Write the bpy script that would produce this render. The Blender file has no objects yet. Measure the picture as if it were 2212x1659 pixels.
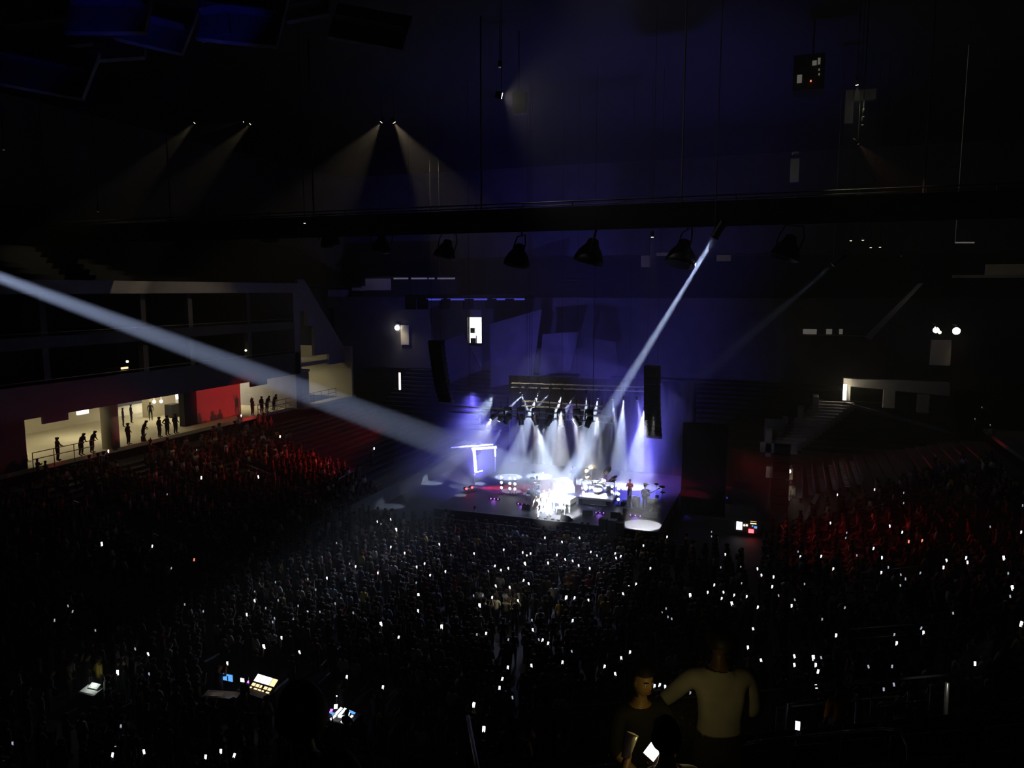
import bpy, bmesh, math, random
import numpy as np
from mathutils import Vector, Matrix

random.seed(7)
RNG = random.Random(11)
S = bpy.context.scene
COL = S.collection

# ------------------------------------------------------------------ camera
F = 1650.0                       # focal length in pixels of the 2212 x 1659 frame
CAM = Vector((0, 0, 17.5))
YAW, PITCH = math.radians(20), math.radians(-7)
cd = bpy.data.cameras.new('camera')
cam = bpy.data.objects.new('camera', cd)
COL.objects.link(cam)
S.camera = cam
cd.sensor_width = 36
cd.lens = 36 * F / 2212
cd.clip_start = 0.05
cd.clip_end = 400
cam.location = CAM
cam.rotation_euler = (math.radians(90) + PITCH, 0, YAW)

# ------------------------------------------------------------------ view, world, sampling
S.view_settings.view_transform = 'Standard'
S.view_settings.look = 'None'
S.view_settings.exposure = 0
S.view_settings.gamma = 1
S.view_settings.use_curve_mapping = False
W = bpy.data.worlds.new('night')
S.world = W
W.use_nodes = True
W.node_tree.nodes['Background'].inputs[0].default_value = (0.2, 0.25, 0.5, 1)
W.node_tree.nodes['Background'].inputs[1].default_value = 0.0
S.cycles.max_bounces = 3
S.cycles.diffuse_bounces = 2
S.cycles.glossy_bounces = 1
S.cycles.transmission_bounces = 2
S.cycles.transparent_max_bounces = 6
S.cycles.volume_bounces = 0
S.cycles.use_denoising = True
S.cycles.use_light_tree = True
S.cycles.sample_clamp_indirect = 3


def ray(u, v):
    x, y = (u - 1106) / F, (829.5 - v) / F
    c, s = math.cos(PITCH), math.sin(PITCH)
    d = Vector((x, c - s * y, s + c * y))
    return Matrix.Rotation(YAW, 3, 'Z') @ d


def at_y(u, v, y):
    d = ray(u, v)
    return CAM + d * (y / d.y)


def at_x(u, v, x):
    d = ray(u, v)
    return CAM + d * (x / d.x)


def at_z(u, v, z):
    d = ray(u, v)
    return CAM + d * ((z - CAM.z) / d.z)


# ------------------------------------------------------------------ materials
def mat(name, col, rough=0.7, metal=0.0, noise=0.0, scale=4.0, emit=None, strength=0.0, sample=True, spec=0.5):
    m = bpy.data.materials.new(name)
    m.use_nodes = True
    nt = m.node_tree
    b = nt.nodes['Principled BSDF']
    b.inputs['Base Color'].default_value = (*col, 1)
    b.inputs['Roughness'].default_value = rough
    b.inputs['Metallic'].default_value = metal
    b.inputs['Specular IOR Level'].default_value = spec
    if noise:
        tc = nt.nodes.new('ShaderNodeTexCoord')
        n = nt.nodes.new('ShaderNodeTexNoise')
        n.inputs['Scale'].default_value = scale
        n.inputs['Detail'].default_value = 3
        nt.links.new(tc.outputs['Object'], n.inputs['Vector'])
        r = nt.nodes.new('ShaderNodeValToRGB')
        r.color_ramp.elements[0].position = 0.3
        r.color_ramp.elements[1].position = 0.7
        r.color_ramp.elements[0].color = (*[c * (1 - noise) for c in col], 1)
        r.color_ramp.elements[1].color = (*[min(1, c * (1 + noise)) for c in col], 1)
        nt.links.new(n.outputs['Fac'], r.inputs[0])
        nt.links.new(r.outputs[0], b.inputs['Base Color'])
    if emit:
        b.inputs['Emission Color'].default_value = (*emit, 1)
        b.inputs['Emission Strength'].default_value = strength
        if not sample:
            m.cycles.emission_sampling = 'NONE'
    return m


M = dict(
    concrete=mat('concrete', (.09, .085, .08), .9, noise=.3, scale=.6),
    floor=mat('arena_floor', (.014, .014, .016), .7, noise=.3, scale=.5),
    tierd=mat('far_tier_concrete', (.016, .016, .018), .9, noise=.25, scale=.8),  # darkened copy of the tier concrete, shade put into its colour
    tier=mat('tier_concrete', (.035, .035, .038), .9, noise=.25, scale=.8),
    nosing=mat('stair_nosing', (.25, .23, .18), .8),
    cream=mat('cream_paint', (.62, .56, .40), .8, noise=.06, scale=.7),
    pale=mat('pale_fascia', (.35, .33, .32), .8, noise=.1, scale=1.5),
    dark=mat('dark_panel', (.02, .02, .022), .5, noise=.3, scale=1),
    black=mat('black_paint', (.012, .012, .013), .6, noise=.2, scale=3),
    drape=mat('black_drape', (.009, .009, .010), .95, noise=.4, scale=6),
    steel=mat('painted_steel', (.16, .16, .17), .45, .6, noise=.1, scale=5),
    rail=mat('brushed_rail', (.5, .5, .48), .35, .8, noise=.1, scale=20),
    stage=mat('stage_deck', (.014, .014, .016), .55, noise=.2, scale=1.2),
    grey=mat('grey_panel', (.22, .22, .24), .7, noise=.15, scale=2),
    white=mat('white_lacquer', (.82, .82, .80), .3, noise=.03, scale=3),
    whitecloth=mat('white_cloth', (.8, .8, .78), .85, noise=.06, scale=9),
    chrome=mat('chrome', (.75, .75, .77), .2, 1, noise=.05, scale=9),
    brass=mat('cymbal_brass', (.75, .62, .32), .25, 1, noise=.1, scale=12),
    wood=mat('drum_shell', (.45, .45, .5), .3, noise=.1, scale=8),
    skin_drum=mat('drum_head', (.8, .8, .78), .5, noise=.03, scale=5),
    seat=mat('seat_plastic', (.05, .06, .12), .6, noise=.1, scale=6),
    skin=mat('skin', (.33, .19, .12), .55, noise=.08, scale=20),
    hair=mat('hair', (.012, .009, .007), .6, noise=.4, scale=60),
    redpaint=mat('red_panel', (.5, .03, .03), .6, noise=.1, scale=2),
    baffle=mat('ceiling_baffle', (.3, .3, .34), .9, noise=.15, scale=.8),
    cup=mat('clear_plastic', (.6, .62, .6), .2, noise=.1, scale=20),
    lens=mat('lamp_lens', (.8, .8, .8), .3, emit=(.85, .93, 1), strength=9, sample=False),
    lens_follow=mat('followspot_lens', (.8, .8, .8), .3, emit=(.6, .75, 1), strength=1.2, sample=False),
    lens_warm=mat('warm_lamp_lens', (.8, .8, .8), .3, emit=(1, .86, .62), strength=4, sample=False),
    lens_white=mat('white_lamp_lens', (.8, .8, .8), .3, emit=(1, .97, .92), strength=12, sample=False),
    lens_red=mat('red_lamp_lens', (.5, .1, .1), .3, emit=(1, .05, .06), strength=8, sample=False),
    led_purple=mat('purple_led', (.1, .1, .1), .3, emit=(.35, .08, 1), strength=5, sample=False),
    led_magenta=mat('magenta_led', (.1, .1, .1), .3, emit=(.8, .1, 1), strength=5, sample=False),
    led_blue=mat('blue_led', (.1, .1, .1), .3, emit=(.10, .10, .9), strength=.55, sample=False),
    glowwhite=mat('lit_panel', (.8, .8, .8), .4, emit=(1, .93, .8), strength=1.6, sample=False),
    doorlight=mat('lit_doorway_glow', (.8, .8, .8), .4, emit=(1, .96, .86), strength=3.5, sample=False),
    dimglow=mat('dim_lit_panel', (.8, .8, .8), .4, emit=(.9, .85, .7), strength=.10, sample=False),
    screenred=mat('red_screen', (.1, .1, .1), .4, emit=(1, .16, .22), strength=1.8, sample=False),
    screenblue=mat('blue_screen', (.1, .1, .1), .4, emit=(.12, .42, 1), strength=1.2, sample=False),
    screenwhite=mat('white_screen', (.1, .1, .1), .4, emit=(.92, .95, 1), strength=2.2),
    screenwarm=mat('warm_console_lights', (.1, .1, .1), .4, emit=(1, .72, .38), strength=1.6),
    neargl=mat('near_phone_screen', (.1, .1, .1), .3, emit=(1, .92, .85), strength=7),
    orangegl=mat('orange_phone_screen', (.1, .1, .1), .3, emit=(1, .6, .2), strength=3),
    ph_big=mat('phone_torch_on', (.1, .1, .1), .4, emit=(.86, .9, 1), strength=12, sample=False),
    ph=mat('phone_screen_bright', (.1, .1, .1), .4, emit=(.82, .88, 1), strength=2.6, sample=False),
    ph_dim=mat('phone_screen_dim', (.1, .1, .1), .4, emit=(.75, .82, 1), strength=.5, sample=False),
    ph_red=mat('phone_screen_red', (.1, .1, .1), .4, emit=(1, .25, .15), strength=1.6, sample=False),
)


def attr_mat(name):
    """clothes and skin of the small figures: each body carries its own colours per face"""
    m = bpy.data.materials.new(name)
    m.use_nodes = True
    nt = m.node_tree
    b = nt.nodes['Principled BSDF']
    b.inputs['Roughness'].default_value = .85
    b.inputs['Specular IOR Level'].default_value = .25
    a = nt.nodes.new('ShaderNodeAttribute')
    a.attribute_name = 'cloth'
    n = nt.nodes.new('ShaderNodeTexNoise')
    n.inputs['Scale'].default_value = 9
    mx = nt.nodes.new('ShaderNodeMix')
    mx.data_type = 'RGBA'
    mx.blend_type = 'MULTIPLY'
    mx.inputs['Factor'].default_value = .35
    nt.links.new(a.outputs['Color'], mx.inputs['A'])
    nt.links.new(n.outputs['Fac'], mx.inputs['B'])
    nt.links.new(mx.outputs['Result'], b.inputs['Base Color'])
    return m


M['folk'] = attr_mat('clothes_skin_hair')


# ------------------------------------------------------------------ mesh helpers
class MB:
    def __init__(s):
        s.v, s.f, s.mi = [], [], []
        s.m = 0

    def add(s, vs, fs):
        o = len(s.v)
        s.v += [tuple(p) for p in vs]
        s.f += [tuple(i + o for i in f) for f in fs]
        s.mi += [s.m] * len(fs)
        return s

    def box(s, a, b, R=None, c=None):
        x0, y0, z0 = a
        x1, y1, z1 = b
        vs = [Vector((x, y, z)) for x in (x0, x1) for y in (y0, y1) for z in (z0, z1)]
        if R is not None:
            vs = [R @ p + (c or Vector()) for p in vs]
        return s.add(vs, [(0, 1, 3, 2), (4, 6, 7, 5), (0, 4, 5, 1), (2, 3, 7, 6), (0, 2, 6, 4), (1, 5, 7, 3)])

    def cbox(s, c, d, R=None):
        h = Vector(d) / 2
        c = Vector(c)
        if R is None:
            return s.box(c - h, c + h)
        return s.box(-h, h, R, c)

    def tube(s, pts, r, n=8, caps=True, r2=None):
        pts = [Vector(p) for p in pts]
        rings = []
        up = None
        for i, p in enumerate(pts):
            t = (pts[min(i + 1, len(pts) - 1)] - pts[max(i - 1, 0)]).normalized()
            if up is None:
                up = t.orthogonal().normalized()
            up = (up - t * up.dot(t)).normalized()
            b = t.cross(up)
            rr = r if r2 is None else r + (r2 - r) * i / (len(pts) - 1)
            rings.append([p + (up * math.cos(2 * math.pi * k / n) + b * math.sin(2 * math.pi * k / n)) * rr for k in range(n)])
        vs = [q for ring in rings for q in ring]
        fs = [(i * n + k, i * n + (k + 1) % n, (i + 1) * n + (k + 1) % n, (i + 1) * n + k) for i in range(len(pts) - 1) for k in range(n)]
        if caps:
            fs += [tuple(range(n))[::-1], tuple((len(pts) - 1) * n + k for k in range(n))]
        return s.add(vs, fs)

    def lathe(s, prof, n=16, c=(0, 0, 0), axis=None, caps=True):
        """prof: (r, h) pairs along +Z, or along AXIS"""
        c = Vector(c)
        R = Matrix.Identity(3) if axis is None else Vector(axis).to_track_quat('Z', 'Y').to_matrix()
        vs = [R @ Vector((r * math.cos(2 * math.pi * k / n), r * math.sin(2 * math.pi * k / n), h)) + c for r, h in prof for k in range(n)]
        fs = [(i * n + k, i * n + (k + 1) % n, (i + 1) * n + (k + 1) % n, (i + 1) * n + k) for i in range(len(prof) - 1) for k in range(n)]
        if caps:
            fs += [tuple(range(n))[::-1], tuple((len(prof) - 1) * n + k for k in range(n))]
        return s.add(vs, fs)

    def ball(s, c, r, n=12, m=8, sc=(1, 1, 1)):
        c = Vector(c)
        prof = [(math.sin(math.pi * i / m) * r + 1e-4, -math.cos(math.pi * i / m) * r) for i in range(m + 1)]
        vs = [Vector((a * math.cos(2 * math.pi * k / n) * sc[0], a * math.sin(2 * math.pi * k / n) * sc[1], h * sc[2])) + c for a, h in prof for k in range(n)]
        fs = [(i * n + k, i * n + (k + 1) % n, (i + 1) * n + (k + 1) % n, (i + 1) * n + k) for i in range(m) for k in range(n)]
        fs += [tuple(range(n))[::-1], tuple(m * n + k for k in range(n))]
        return s.add(vs, fs)

    def build(s, name, mats, parent=None, smooth=False, loc=None, bevel=0):
        me = bpy.data.meshes.new(name)
        me.from_pydata([tuple(p) for p in s.v], [], s.f)
        for m_ in (mats if isinstance(mats, (list, tuple)) else [mats]):
            me.materials.append(M[m_] if isinstance(m_, str) else m_)
        me.polygons.foreach_set('material_index', s.mi)
        bm = bmesh.new()
        bm.from_mesh(me)
        bmesh.ops.recalc_face_normals(bm, faces=bm.faces)
        bm.to_mesh(me)
        bm.free()
        if smooth:
            me.polygons.foreach_set('use_smooth', [True] * len(me.polygons))
        o = bpy.data.objects.new(name, me)
        COL.objects.link(o)
        if loc is not None:
            o.location = loc
        if parent:
            o.parent = parent
        if bevel:
            md = o.modifiers.new('edge', 'BEVEL')
            md.width = bevel
            md.segments = 2
            md.limit_method = 'ANGLE'
        return o


def tag(o, label, cat, group=None, kind=None):
    o['label'] = label
    o['category'] = cat
    if group:
        o['group'] = group
    if kind:
        o['kind'] = kind
    return o


def struct(o, label=None):
    o['kind'] = 'structure'
    if label:
        o['label'] = label
    return o


def empty(name, loc, rz=0.0):
    o = bpy.data.objects.new(name, None)
    o.empty_display_size = .2
    COL.objects.link(o)
    o.location = loc
    o.rotation_euler = (0, 0, rz)
    return o


def copy_tree(o, parent=None):
    c = o.copy()
    COL.objects.link(c)
    if parent:
        c.parent = parent
    for ch in list(o.children):
        copy_tree(ch, c)
    return c


def spot(loc, tgt, ang, power, col=(1, 1, 1), blend=.25, r=.05, parent=None, name='lamp'):
    l = bpy.data.lights.new(name, 'SPOT')
    l.energy = power
    l.spot_size = math.radians(ang)
    l.spot_blend = blend
    l.color = col
    l.shadow_soft_size = r
    o = bpy.data.objects.new(name, l)
    COL.objects.link(o)
    o.location = loc
    o.rotation_euler = (Vector(tgt) - Vector(loc)).to_track_quat('-Z', 'Y').to_euler()
    if parent:
        bpy.context.view_layer.update()
        o.parent = parent
        o.matrix_parent_inverse = parent.matrix_world.inverted()
    return o


def point(loc, power, col=(1, 1, 1), r=.1, name='lamp'):
    l = bpy.data.lights.new(name, 'POINT')
    l.energy = power
    l.color = col
    l.shadow_soft_size = r
    o = bpy.data.objects.new(name, l)
    COL.objects.link(o)
    o.location = loc
    return o


def area(loc, tgt, sx, sy, power, col, name='lamp', spread=180):
    l = bpy.data.lights.new(name, 'AREA')
    l.shape = 'RECTANGLE'
    l.size, l.size_y = sx, sy
    l.energy = power
    l.color = col
    l.spread = math.radians(spread)
    o = bpy.data.objects.new(name, l)
    COL.objects.link(o)
    o.location = loc
    o.rotation_euler = (Vector(tgt) - Vector(loc)).to_track_quat('-Z', 'Y').to_euler()
    return o


COOL = (.62, .75, 1)
# ------------------------------------------------------------------ large lights
KB = 5.0            # gain of the stage beams
# red wash on the two side stands, white wash and an added blue fill over the floor crowd
spot((-33.5, 60.5, 5.5), (-40.8, 46.8, 2.2), 60, 3000, (1, .03, .03), 1, .3, name='red_wash_lamp')
spot((-34, 61.5, 5.4), (-50.2, 57.3, 7.7), 25, 4200, (1, .03, .04), .5, .3, name='red_wash_lamp')
spot((-3.6, 52, 7), (6.0, 47.0, 2.0), 62, 1500, (1, .03, .03), 1, .3, name='red_wash_lamp')
spot((-21.5, 55.2, 9.4), (-23, 38.5, 1.5), 30, 17000, COOL, 1, .15, name='white_wash_lamp')
spot((-12, 55.2, 9.0), (-11, 42.5, 1.7), 26, 4200, COOL, 1, .15, name='white_wash_lamp')
spot((-16, 49.5, 14), (-16, 42, 1.7), 66, 3600, (.5, .55, 1), 1, .3, name='pale_wash_lamp')  # added fill standing in for the haze's glow on the crowd
# blue wash of the stage pointing up and back
for loc, tgt, ang, p in [((-25.2, 60, 1.4), (-26.5, 68, 5), 84, 20000), ((-21, 67.6, 2.5), (-27, 88, 8), 66, 9000),
                         ((-10.6, 62, 1.5), (-11.2, 62.5, 8), 80, 20000), ((-15, 67.6, 2.5), (-15, 88, 7), 66, 7000),
                         ((-24, 56.5, 8.4), (-26, 62, 1), 80, 16000), ((-25, 59, 8.8), (-28, 66, 2), 70, 13000), ((-11.5, 64.5, 8.8), (-11, 63.5, 2), 70, 15000)]:
    spot(loc, tgt, ang, p, (.14, .12, 1), 1, .3, name='blue_wash_lamp')
# weak unseen fill, added to lift the near terrace
area((3, -6, 22), (1, 8, 13), 5, 3, 2.3, (1, .93, .78), name='spill_lamp')

# ------------------------------------------------------------------ the bowl
FX0, FX1, FY0, FR = -31.0, -1.0, 14.0, 5.0
NROW, DROW, ZROW = 19, .85, .195
LEGS = [75 - (FY0 + FR), FR * math.pi / 2, (FX1 - FX0) - 2 * FR, FR * math.pi / 2, 75 - (FY0 + FR)]
SL = sum(LEGS)


def contour(s, d):
    """point at arc length S of the foot line of the stands, D outwards; and the outward direction"""
    a, b, c, e, f = LEGS
    if s < a:
        return Vector((FX0 - d, 75 - s, 0)), Vector((-1, 0, 0))
    s -= a
    if s < b:
        t = math.pi + (s / b) * math.pi / 2
        n = Vector((math.cos(t), math.sin(t), 0))
        return Vector((FX0 + FR, FY0 + FR, 0)) + n * (FR + d), n
    s -= b
    if s < c:
        return Vector((FX0 + FR + s, FY0 - d, 0)), Vector((0, -1, 0))
    s -= c
    if s < e:
        t = 1.5 * math.pi + (s / e) * math.pi / 2
        n = Vector((math.cos(t), math.sin(t), 0))
        return Vector((FX1 - FR, FY0 + FR, 0)) + n * (FR + d), n
    s -= e
    return Vector((FX1 + d, FY0 + FR + s, 0)), Vector((1, 0, 0))


def dist_out(x, y):
    if y >= FY0 + FR:
        return max(FX0 - x, x - FX1)
    cx = min(max(x, FX0 + FR), FX1 - FR)
    dx, dy = x - cx, y - (FY0 + FR)
    return math.hypot(dx, dy) - FR if abs(dx) > 1e-6 else FY0 - y


def row_z(k):
    return 1 + ZROW * k


def surf(x, y):
    d = dist_out(x, y)
    return 0.0 if d <= 0 else row_z(int(min(d, 16.14) / DROW))


def march(u, v, h=0.0):
    d = ray(u, v)
    t = 6.0
    while t < 130:
        p = CAM + d * t
        if p.z < surf(p.x, p.y) + h:
            return p
        t += .1
    return CAM + d * 60


# floor
struct(MB().box((-62, -8, -.3), (32, 112, 0)).build('floor', 'floor'))
# tiers: one stepped surface around three sides
mb = MB()
prof = [(0, 0)]
for k in range(NROW):
    prof += [(k * DROW, row_z(k)), ((k + 1) * DROW, row_z(k))]
prof += [(17.2, row_z(18))]
ss = [SL * i / 120 for i in range(121)]
vs = []
for s_ in ss:
    for d_, z_ in prof:
        p, n = contour(s_, d_)
        vs.append((p.x, p.y, z_))
NP = len(prof)
mb.add(vs, [(i * NP + j, i * NP + j + 1, (i + 1) * NP + j + 1, (i + 1) * NP + j) for i in range(len(ss) - 1) for j in range(NP - 1)])
struct(mb.build('seating_bowl', 'tier'))
# front wall of the stands
mb = MB()
for i in range(120):
    p0, n0 = contour(ss[i], -.12)
    p1, n1 = contour(ss[i + 1], -.12)
    q0, _ = contour(ss[i], 0)
    q1, _ = contour(ss[i + 1], 0)
    mb.add([(p0.x, p0.y, 0), (p1.x, p1.y, 0), (p1.x, p1.y, 1.25), (p0.x, p0.y, 1.25), (q0.x, q0.y, 0), (q1.x, q1.y, 0), (q1.x, q1.y, 1.25), (q0.x, q0.y, 1.25)],
           [(0, 1, 2, 3), (4, 7, 6, 5), (3, 2, 6, 7)])
struct(mb.build('trim_1', 'black'))

# aisles with steps, and their hand rails
AISLES = [75 - 55.0, 75 - 47.6, 75 - 41.4, 75 - 34.6, 75 - 28, 60.5, 74, 87, SL - (75 - 28), SL - (75 - 35), SL - (75 - 42), SL - (75 - 48.5)]
stairs = MB()
stairs.m = 0
for a in AISLES:
    for k in range(NROW):
        p, n = contour(a, 0)
        t = Vector((-n.y, n.x, 0))
        c = p + n * (k * DROW + .22)
        R = Matrix((t, n, Vector((0, 0, 1)))).transposed()
        stairs.m = 0
        stairs.box((-.6, -.2, row_z(k) - .005), (.6, .2, row_z(k) + .12), R, Vector((c.x, c.y, 0)))
        stairs.m = 1
        stairs.box((-.6, -.2, row_z(k) + .12), (.6, -.15, row_z(k) + .13), R, Vector((c.x, c.y, 0)))
struct(stairs.build('aisle_steps', ['tier', 'nosing']))


def handrail(a, d0, d1, label):
    p0, n = contour(a, d0)
    p1, _ = contour(a, d1)
    z0, z1 = surf(*p0.xy) if d0 > 0 else 1, surf(*p1.xy)
    mb = MB()
    mb.tube([(p0.x, p0.y, z0), (p0.x, p0.y, z0 + 1.0), (p1.x, p1.y, z1 + 1.0), (p1.x, p1.y, z1)], .03, 6)
    mb.tube([(p0.x, p0.y, z0 + .55), (p1.x, p1.y, z1 + .55)], .022, 6)
    return tag(mb.build('aisle_handrail', 'rail', smooth=True), label, 'handrail', 'aisle handrails')


handrail(75 - 48.0, 5.6, 8.6, 'steel aisle handrail in the red-lit stand, upper of the pair')
handrail(75 - 47.6, 2.2, 5.0, 'steel aisle handrail in the red-lit stand, lower of the pair by the steps')
handrail(75 - 34.6, 2.2, 5.0, 'steel handrail low on the long dark aisle of the near stand')
handrail(75 - 34.6, 8.2, 11.0, 'steel handrail halfway up the long dark aisle of the near stand')
handrail(SL - (75 - 42), 5.0, 8.0, 'steel handrail on the aisle opposite, below the red-lit spectators')
handrail(SL - (75 - 35), 4.0, 8.0, 'thin steel handrail on the dark aisle of the stand opposite')

# red-lit guard rail at the foot of the far end of the stand
mb = MB()
y0, y1, xx, zz = 50.6, 54.2, -33.2, 1.5
mb.tube([(xx, y0, zz + 1.1), (xx, y1, zz + 1.35)], .03, 6)
mb.tube([(xx, y0, zz + .1), (xx, y1, zz + .1)], .025, 6)
for i in range(19):
    y = y0 + (y1 - y0) * i / 18
    mb.tube([(xx, y, zz - .25), (xx, y, zz + 1.1 + .25 * i / 18)], .018 if i % 6 else .03, 5)
tag(mb.build('guard_rail', 'rail'), 'red-lit guard rail of upright bars at the end of the stand', 'railing')

# ------------------------------------------------------------------ concourse on the suite side
FXW = -47.2
struct(MB().box((-62, -8, 5.2), (FXW - .9, 76, 5.5)).build('concourse_floor', 'cream'))
mb = MB().box((-60.2, -8, 5.5), (-60, 76, 17.5))
struct(mb.build('wall_left', 'cream'))
mb = MB().box((-62, -8, 9.02), (FXW - .25, 68, 9.25))
struct(mb.build('ceiling_concourse', 'cream'))
# black lower fascia, suite floors, upper pale fascia
struct(MB().box((FXW - .2, -8, 9.0), (FXW, 66, 11.2)).build('suite_fascia', 'dark'))
struct(MB().box((-56, -8, 10.4), (FXW - .2, 66, 10.7)).build('suite_floor', 'concrete'))
struct(MB().box((-56.2, -8, 10.7), (-56, 66, 17.4)).build('suite_back_wall', 'dark'))
struct(MB().box((-56, -8, 13.6), (FXW - .1, 66, 14.4)).build('suite_upper_fascia', 'dark'))
struct(MB().box((FXW - 9, -8, 17.25), (FXW + .1, 66, 18.2)).build('upper_deck_fascia', 'pale'))
struct(MB().box((FXW - 9, 65.2, 5.5), (FXW, 66.2, 17.25)).build('suite_end_wall', 'pale'))
mb = MB()
for y in (20, 29, 38, 46.6, 51.6, 59):
    mb.box((FXW - 1.0, y - .25, 10.7), (FXW - .5, y + .25, 17.25))
struct(mb.build('suite_columns', 'concrete'))
mb = MB()
for zz in (11.2, 14.4):
    mb.tube([(FXW - .1, -6, zz + .25), (FXW - .1, 65, zz + .25)], .025, 6)
tag(mb.build('suite_rail', 'rail'), 'long thin rails along the front edges of the dark suites', 'railing')

# round columns, wall panels and doors of the concourse
for (u, v, nm) in [(236, 900, 'column_1'), (655, 840, 'column_2')]:
    y = at_x(u, v, -48.6).y
    struct(MB().lathe([(.62, 5.5), (.62, 9.05)], 24, (-48.6, y, 0)).build(nm, 'cream', smooth=True))
ya, yb = at_x(425, 870, -50.0).y, at_x(520, 870, -50.0).y
struct(MB().box((-50.4, ya, 5.5), (-50.0, yb, 9.05)).build('wall_panel_red', 'cream'))
y = at_x(412, 870, -49.9).y
struct(MB().box((-50.6, y - .7, 5.5), (-50.0, ya - .02, 9.05)).build('door_1', 'black'))
y = at_x(632, 860, -49.5).y
struct(MB().box((-50.2, y - .35, 5.5), (-49.5, y + .7, 9.05)).build('door_2', 'black'))
struct(MB().box((-58, 60.0, 5.5), (-51.0, 60.3, 9.05)).build('wall_concourse', 'cream'))
struct(MB().box((-60, 27.0, 5.5), (-51.0, 27.3, 9.05)).build('wall_concourse_near', 'cream'))
y = at_x(45, 930, -48.6).y
struct(MB().box((-50.6, -8, 5.5), (-48.2, y, 9.05)).build('wall_near_block', 'black'))
y = at_x(335, 870, -57).y
struct(MB().box((-57.5, y - 1.1, 5.5), (-56.6, y + 2.2, 9.05)).build('wall_pier', 'cream'))
mb = MB()
y = at_x(305, 880, -59.6).y
mb.box((-60, y - 4.2, 6.5), (-59.6, y + 3.0, 9.0))
struct(mb.build('wall_dark_recess', 'black'))  # black slab standing proud of the cream wall

# concession stand
y0 = at_x(362, 870, -55).y
k = empty('concession_stand', (-55, y0, 5.5))
tag(k, 'brightly lit concession stand with a red sign board under the suites', 'kiosk')
MB().box((-.4, 0, 0), (.4, 7.4, 1.25)).build('counter', 'dark', k)
MB().box((-2.6, 0, 0), (-2.4, 7.4, 3.3)).build('rear_wall', 'doorlight', k)  # wall emits in place of the light that falls on it
MB().box((-.3, .5, 2.55), (0, 7.4, 3.15)).build('sign_board', 'redpaint', k)
MB().box((-.8, .1, 3.2), (-.2, 7.4, 3.32)).build('light_strip', 'doorlight', k)
for i in range(2):
    MB().box((-.2, 1.2 + 2.4 * i, 1.25), (.25, 2.6 + 2.4 * i, 1.6)).build('display_tray', 'whitecloth', k)
for i, (u, v) in enumerate([(333, 868), (348, 867)]):
    p = at_x(u, v, -54)
    tag(MB().ball(p, .16).tube([p, (p.x, p.y, 9.02)], .012, 5).build('pendant_lamp', 'doorlight', smooth=True), ['glowing pendant lamp beside the concession stand pier, outer one', 'glowing pendant lamp touching the concession stand pier'][i], 'lamp', 'pendant lamps in the concourse')

for (u0, u1, v0, dz, dy, nm, lab, m_) in [(90, 146, 897, .62, 0, 'hanging_sign', 'long dark sign board hung over the cream concourse opening', 'dark'),
                                         (540, 576, 826, .62, 0, 'hanging_sign', 'dark sign board hung at the far cream opening', 'dark'),
                                         (166, 190, 886, .42, 0, 'hanging_sign', 'small lit white sign by the round column', 'glowwhite')]:
    a, b = at_x(u0, v0, -48.9), at_x(u1, v0, -48.9)
    h = empty(nm, (-48.9, a.y, 9.02))
    tag(h, lab, 'sign', 'hanging concourse signs')
    L_ = b.y - a.y
    MB().box((-.08, 0, -.2 - dz), (.08, L_, -.2)).build('board', m_, h)
    for q in (.15, .85):
        MB().tube([(0, L_ * q, -.2), (0, L_ * q, 0)], .02, 6).build('hanger', 'steel', h)

# railing along the concourse edge
for (y0, y1, lab) in [(36.6, 41.4, 'thin dark railing at the head of the stand by the round column'), (60.0, 65.8, 'crossed steel railing where people lean by the column'),
                      (66.4, 73.5, 'steel railing along the cream corner landing')]:
    mb = MB()
    for z_ in (6.55, 6.1):
        mb.tube([(-47.9, y0, z_), (-47.9, y1, z_)], .03, 6)
    n = int((y1 - y0) / 1.2)
    for i in range(n + 1):
        yy = y0 + (y1 - y0) * i / n
        mb.tube([(-47.9, yy, 5.3), (-47.9, yy, 6.55)], .03, 6)
        if i < n and y0 == 60.0:
            y2 = y0 + (y1 - y0) * (i + 1) / n
            mb.tube([(-47.9, yy, 5.55), (-47.9, y2, 6.1)], .02, 5)
            mb.tube([(-47.9, yy, 6.1), (-47.9, y2, 5.55)], .02, 5)
    tag(mb.build('concourse_railing', 'steel'), lab, 'railing', 'concourse railings')

# corner landing beyond the suites: stepped cream walls and the raked wall of the upper stand
struct(MB().box((-62, 66.2, 5.2), (-46.9, 76, 5.5)).build('landing_floor', 'cream'))
struct(MB().box((-57, 74.5, 5.5), (-46.4, 74.8, 11.2)).build('wall_landing', 'cream'))
mb = MB()
mb.add([(-47.3, 66.2, 18.6), (-47.3, 67.3, 18.6), (-47.3, 75.0, 10.6), (-47.3, 75.0, 9.4), (-47.3, 71.5, 9.4), (-47.3, 71.5, 10.6), (-47.3, 68.8, 10.6), (-47.3, 68.8, 13.8), (-47.3, 67.6, 13.8), (-47.3, 67.6, 15.4), (-47.3, 66.2, 15.4)], [tuple(range(11))])
o = mb.build('raked_wall', 'pale')
o.modifiers.new('thick', 'SOLIDIFY').thickness = .35
struct(o)
struct(MB().box((-56, 66.2, 9.6), (-47.5, 72.6, 10.0)).build('landing_beam', 'cream'))
# lights of the concourse
for (x, y, e) in [(-54, 37, 210), (-54, 46, 190), (-55, 55, 210), (-54.5, 62.5, 230), (-52, 70, 180)]:
    area((x, y, 8.95), (x, y, 0), 5, 4, e * 1.0, (1, .9, .62), name='concourse_lamp')
area((-53, 69.5, 14), (-50, 70, 10), 2, 2, 60, (1, .9, .62), name='landing_lamp')
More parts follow.
